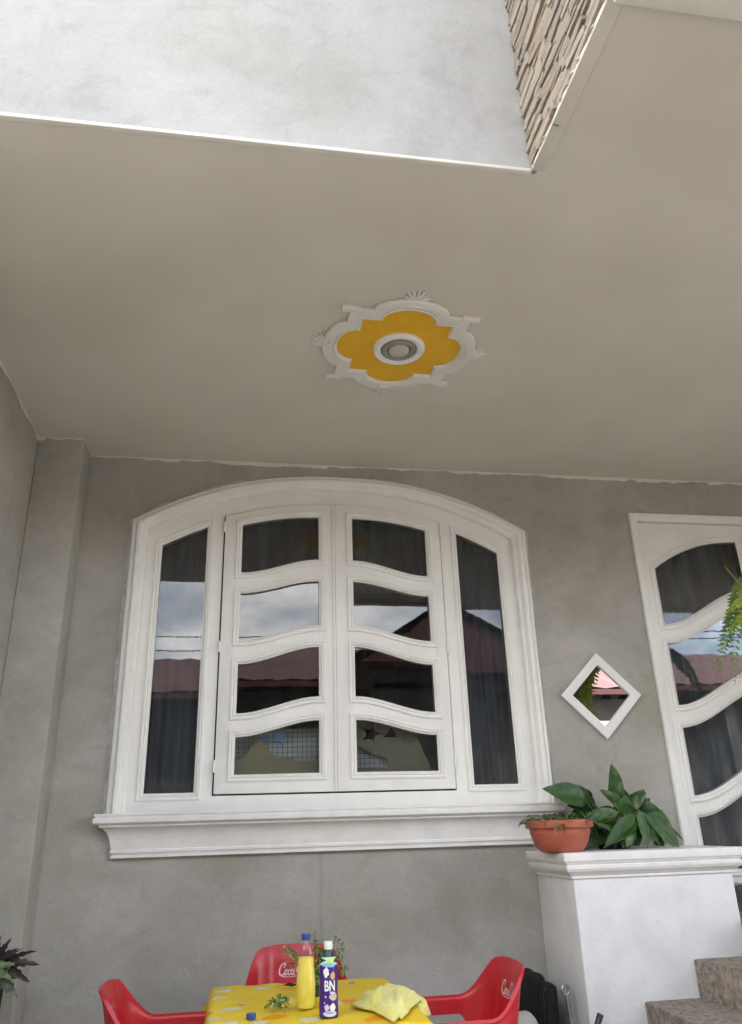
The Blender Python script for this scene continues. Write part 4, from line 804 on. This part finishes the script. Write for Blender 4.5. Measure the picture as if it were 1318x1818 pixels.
tcv = bpy.data.curves.new('t', 'FONT'); tcv.body = 'BN'; tcv.size = 0.044; tcv.offset = 0.0012; tcv.align_x = 'CENTER'
to_ = bpy.data.objects.new('t', tcv); C.objects.link(to_); dg = bpy.context.evaluated_depsgraph_get(); dg.update()
me = bpy.data.meshes.new_from_object(to_.evaluated_get(dg)); bpy.data.objects.remove(to_)
bm = bmesh.new(); bm.from_mesh(me); bmesh.ops.subdivide_edges(bm, edges=list(bm.edges), cuts=2)
for vv in bm.verts: z_ = 0.076 + vv.co.y * 0.9; r_ = prad(z_) + 0.0016; a = view + (vv.co.x * 0.62 + 0.004) / 0.0295; vv.co = Vector((r_ * math.cos(a), r_ * math.sin(a), z_))
bm.to_mesh(me); bm.free(); me.materials.clear(); obj('lettering', me, M['paper'], pb)
# herb bunch in a small glass behind the bottles
hb = thing('herb_vase', 'bushy small-leaved green plant in a little vase behind the two bottles', 'plant', (0.292, -0.985, TT))
lathe('vase', [(0.018, 0.0), (0.021, 0.004), (0.023, 0.04), (0.019, 0.052), (0.017, 0.052), (0.020, 0.04)], M['neck'], hb, 20)
def leafy(parent, tips, nleaf, ls, seed, spread=0.018, base=(0, 0, 0.05)):
    r_ = random.Random(seed); v = []; f = []; sv = []; sf = []
    for tp in tips:
        tp = Vector(tp); B = Vector(base); mid_ = B.lerp(tp, 0.5) + Vector((0, 0, 0.02)); tubegeo([B, mid_, tp], 0.0012, 4, sv, sf)
        for k in range(nleaf):
            t = r_.uniform(0.25, 1.05); p_ = B.lerp(mid_, 2 * t) if t < 0.5 else mid_.lerp(tp, 2 * t - 1); p_ = p_ + Vector((r_.gauss(0, 1), r_.gauss(0, 1), r_.gauss(0, 1))) * spread * 0.5
            d = Vector((r_.uniform(-1, 1), r_.uniform(-1, 1), r_.uniform(-0.4, 0.8))).normalized(); e = d.cross(Vector((r_.uniform(-1, 1), r_.uniform(-1, 1), 1))).normalized(); s = ls * r_.uniform(0.7, 1.3); b0 = len(v)
            v += [p_ - d * s, p_ + e * s * 0.5, p_ + d * s, p_ - e * s * 0.5]; f.append((b0, b0 + 1, b0 + 2, b0 + 3))
    o = pyd('foliage', v, f, M['herb'], parent); o['kind'] = 'stuff'; pyd('stems', sv, sf, M['stem'], parent)
M['herb'] = pm('small_herb_leaf', (0.045, 0.12, 0.018), (0.22, 0.36, 0.09), 70, 0.5)
leafy(hb, [(-0.115, 0, 0.15), (-0.095, -0.02, 0.10), (-0.075, 0.02, 0.13), (0.0, 0.01, 0.19), (0.015, -0.02, 0.155), (0.03, 0.0, 0.13), (0.075, 0.01, 0.17), (0.09, -0.01, 0.12), (0.095, 0.0, 0.075), (0.02, -0.03, 0.09), (-0.01, -0.03, 0.06), (0.05, 0.02, 0.11), (0.10, 0.01, 0.145), (0.0, -0.035, 0.04)], 44, 0.0085, 5)
sp = thing('herb_sprig', 'small green sprig lying on the yellow tablecloth left of the juice bottle', 'sprig', (0.155, -1.20, TT))
leafy(sp, [(-0.045, 0.0, 0.012), (-0.02, -0.03, 0.016), (0.03, 0.01, 0.03), (0.0, 0.02, 0.03), (-0.03, 0.02, 0.02), (0.02, -0.03, 0.012)], 20, 0.0075, 6, 0.012, (0, 0, 0.006))
bc = lathe('bottle_cap', [(0.0150, 0.0), (0.0155, 0.002), (0.0155, 0.012), (0.0142, 0.0145), (0.0005, 0.015)], M['blue'], None, 24, (0, 0, 0)); bc.location = (0.060, -1.292, TT); tag(bc, 'loose blue bottle cap lying on the yellow tablecloth', 'bottle cap')
dl = leaf_mesh('dry_leaf', 0.095, 0.026, M['burgundy'], None, (0, 0, 0), (-1, 0.15, 0.02), (0, 0, 1), 0.1, 0.35, 10, 0.3, 4); dl.location = (0.255, -0.80, TT + 0.006); tag(dl, 'thin dark dried leaf on the tablecloth behind the juice bottle', 'leaf')
# towel
v = []; f = []
def towel_layer(c0, c1, c2, c3, z0, seed, amp, lift):
    n = 40; b0 = len(v)
    for i in range(n + 1):
        for j in range(n + 1):
            a = i / n; b_ = j / n; p_ = Vector(c0) * (1 - a) * (1 - b_) + Vector(c1) * a * (1 - b_) + Vector(c2) * a * b_ + Vector(c3) * (1 - a) * b_
            p_ = p_ + Vector((0.012 * noise.noise((a * 3, b_ * 3, seed)), 0.012 * noise.noise((a * 3, b_ * 3, seed + 5)), 0))
            fold = (1 - abs(noise.noise((a * 1.7 + b_ * 1.3, b_ * 1.2 - a * 0.8, seed + 2)))) ** 3 + 0.22 * (1 - abs(noise.noise((a * 3.2, b_ * 2.2 + a, seed + 9)))) ** 3
            edge = min(a, 1 - a, b_, 1 - b_); h = z0 * sstep(edge / 0.10) + amp * fold * sstep(edge / 0.16) + lift * math.sin(math.pi * a) * math.sin(math.pi * b_) + 0.006
            v.append((p_.x, p_.y, h + p_.z))
    N = n + 1
    for i in range(n):
        for j in range(n): q = b0 + i * N + j; f.append((q, q + 1, q + N + 1, q + N))
towel_layer((-0.120, -0.075, 0), (0.040, 0.125, 0), (0.125, -0.02, -0.004), (0.0, -0.33, 0), 0.0, 1.0, 0.026, 0.003)
towel_layer((-0.095, -0.020, 0.0), (0.045, 0.060, 0.0), (0.115, -0.065, 0.0), (-0.03, -0.36, 0), 0.010, 4.0, 0.022, 0.003)
towel_layer((0.02, 0.02, 0.0), (0.075, 0.085, 0.0), (0.150, -0.04, -0.05), (0.11, -0.16, -0.03), 0.010, 7.0, 0.022, 0.002)
tw = pyd('towel', v, f, M['towel'], None, 180); tw.location = (0.510, -1.155, TT); so_ = tw.modifiers.new('thick', 'SOLIDIFY'); so_.thickness = 0.006; so_.offset = 1
tag(tw, 'crumpled pale yellow towel on the right side of the table', 'towel')

# ------------------------------------------------------------------ things by the pedestal
def soft(name, x0, x1, y0, y1, z0, z1, bev, mat, parent, seed, amp=0.012, taper=0.0):
    bm = boxbm(x0, x1, y0, y1, z0, z1, bev, 4); bmesh.ops.subdivide_edges(bm, edges=[e for e in bm.edges if e.calc_length() > 0.06], cuts=6, use_grid_fill=True)
    c = Vector(((x0 + x1) / 2, (y0 + y1) / 2, 0))
    for vv in bm.verts:
        t = (vv.co.z - z0) / (z1 - z0); k = 1 - taper * t * t; vv.co.x = c.x + (vv.co.x - c.x) * k; vv.co.y = c.y + (vv.co.y - c.y) * k
        vv.co += vv.normal * amp * noise.noise(vv.co * 9 + Vector((seed, 0, 0)))
    return bmo(name, bm, mat, parent, 180)
bg = thing('black_bag', 'black fabric bag standing against the wall left of the white pedestal', 'bag', (1.40, -0.20, 0))
soft('main_compartment', -0.060, 0.030, -0.06, 0.15, 0.0, 0.645, 0.035, M['black'], bg, 1, 0.010); soft('front_pocket', -0.035, 0.038, -0.15, -0.055, 0.0, 0.620, 0.03, M['black'], bg, 2, 0.012)
tube('piping', [(-0.036, -0.153, 0.45), (-0.032, -0.156, 0.585), (-0.01, -0.155, 0.612), (0.03, -0.155, 0.606)], 0.004, M['wire'], bg, 6)
sk = thing('cloth_sack', 'pale grey rounded sack on the floor between the red chair and the black bag', 'sack', (1.245, -0.44, 0))
soft('sack_body', -0.12, 0.10, -0.10, 0.10, 0.0, 0.535, 0.08, M['sack'], sk, 3, 0.012, 0.45)
rod = thing('ring_rod', 'steel rod with a ring end leaning on the pedestal side', 'rod', (1.50, -0.40, 0))
tube('shaft', [(0.0, -0.02, 0.0), (-0.035, 0.02, 0.575)], 0.009, M['steel'], rod, 10)
tube('ring', [(-0.037 + 0.016 * math.cos(k * 0.5236), 0.021, 0.594 + 0.020 * math.sin(k * 0.5236)) for k in range(13)], 0.0065, M['steel'], rod, 8)
sw = thing('socket_bar', 'dark iron bar with a socket end leaning across the pedestal front', 'bar', (1.235, -0.62, 0))
tube('shaft', [(0.0, -0.05, 0.02), (0.286, 0.06, 0.502)], 0.008, M['iron'], sw, 10); tube('socket', [(0.280, 0.058, 0.492), (0.305, 0.067, 0.530)], [0.0125, 0.0135], M['iron'], sw, 12)

# ------------------------------------------------------------------ what stands across the yard (seen in the glass and the mirror)
nh = thing('neighbour_house', 'long low house with salmon sheet roof mirrored in the window panes', 'house', (0, 0, 0))
box('wall', -14, 12, -13.5, -9.3, -0.06, 3.35, M['nwall'], nh)
v = []; f = []; n = 130
for i in range(n + 1):
    x = -14.4 + 26.8 * i / n; r_ = 0.03 * (i % 2)
    v += [(x, -8.6, 3.43 + r_), (x, -11.2, 4.50 + r_), (x, -13.9, 3.43 + r_)]
    if i: b_ = 3 * i; f += [(b_ - 3, b_, b_ + 1, b_ - 2), (b_ - 2, b_ + 1, b_ + 2, b_ - 1)]
pyd('roof', v, f, M['roof'], nh); box('fascia', -14.4, 12.4, -8.66, -8.60, 3.33, 3.42, M['rfas'], nh)
for x in (-11, -7.5, -4, -0.6, 3.2): box('window', x, x + 1.3, -9.32, -9.28, 1.0, 2.3, M['dark'], nh)
for x in (-12.6, -9, -5.4, -1.8, 1.8, 8.6): box('post', x, x + 0.18, -8.95, -8.77, -0.06, 3.42, M['nwall'], nh)
gh = thing('gabled_house', 'taller gabled house with red sheet roof mirrored in the right window panes', 'house', (0, 0, 0))
box('wall', 2.1, 5.0, -15, -8.6, -0.06, 3.7, M['nwall'], gh)
pyd('gable', [(1.85, -7.9, 3.66), (3.3, -7.9, 4.70), (5.3, -7.9, 3.6), (5.3, -8.7, 3.6), (1.85, -8.7, 3.66)], [(0, 1, 2), (0, 2, 3, 4)], M['rfas'], gh)
pyd('roof', [(1.7, -7.8, 3.75), (3.3, -7.8, 4.78), (5.5, -7.8, 3.65), (1.7, -15, 3.75), (3.3, -15, 4.78), (5.5, -15, 3.65)], [(0, 1, 4, 3), (1, 2, 5, 4)], M['roof'], gh)
yw = box('yard_wall', 5.5, 6.7, -8.0, -7.8, -0.06, 2.78, M['nwhite'], bev=0.02); tag(yw, 'white rendered yard wall mirrored at the bottom of the diamond mirror', 'wall')
for k, (y, z_, dz, lb) in enumerate(((-7.0, 3.95, 0.0, 'upper black overhead cable mirrored across the left panes'), (-7.2, 3.80, 0.35, 'lower slanting black overhead cable mirrored across the left panes'))):
    o = tube('overhead_cable', [(-16 + 32 * i / 16, y, z_ + dz * (i / 16 - 0.5) + 0.0012 * (-16 + 2 * i) ** 2) for i in range(17)], 0.008, M['wire'], None, 6); tag(o, lb, 'cable')
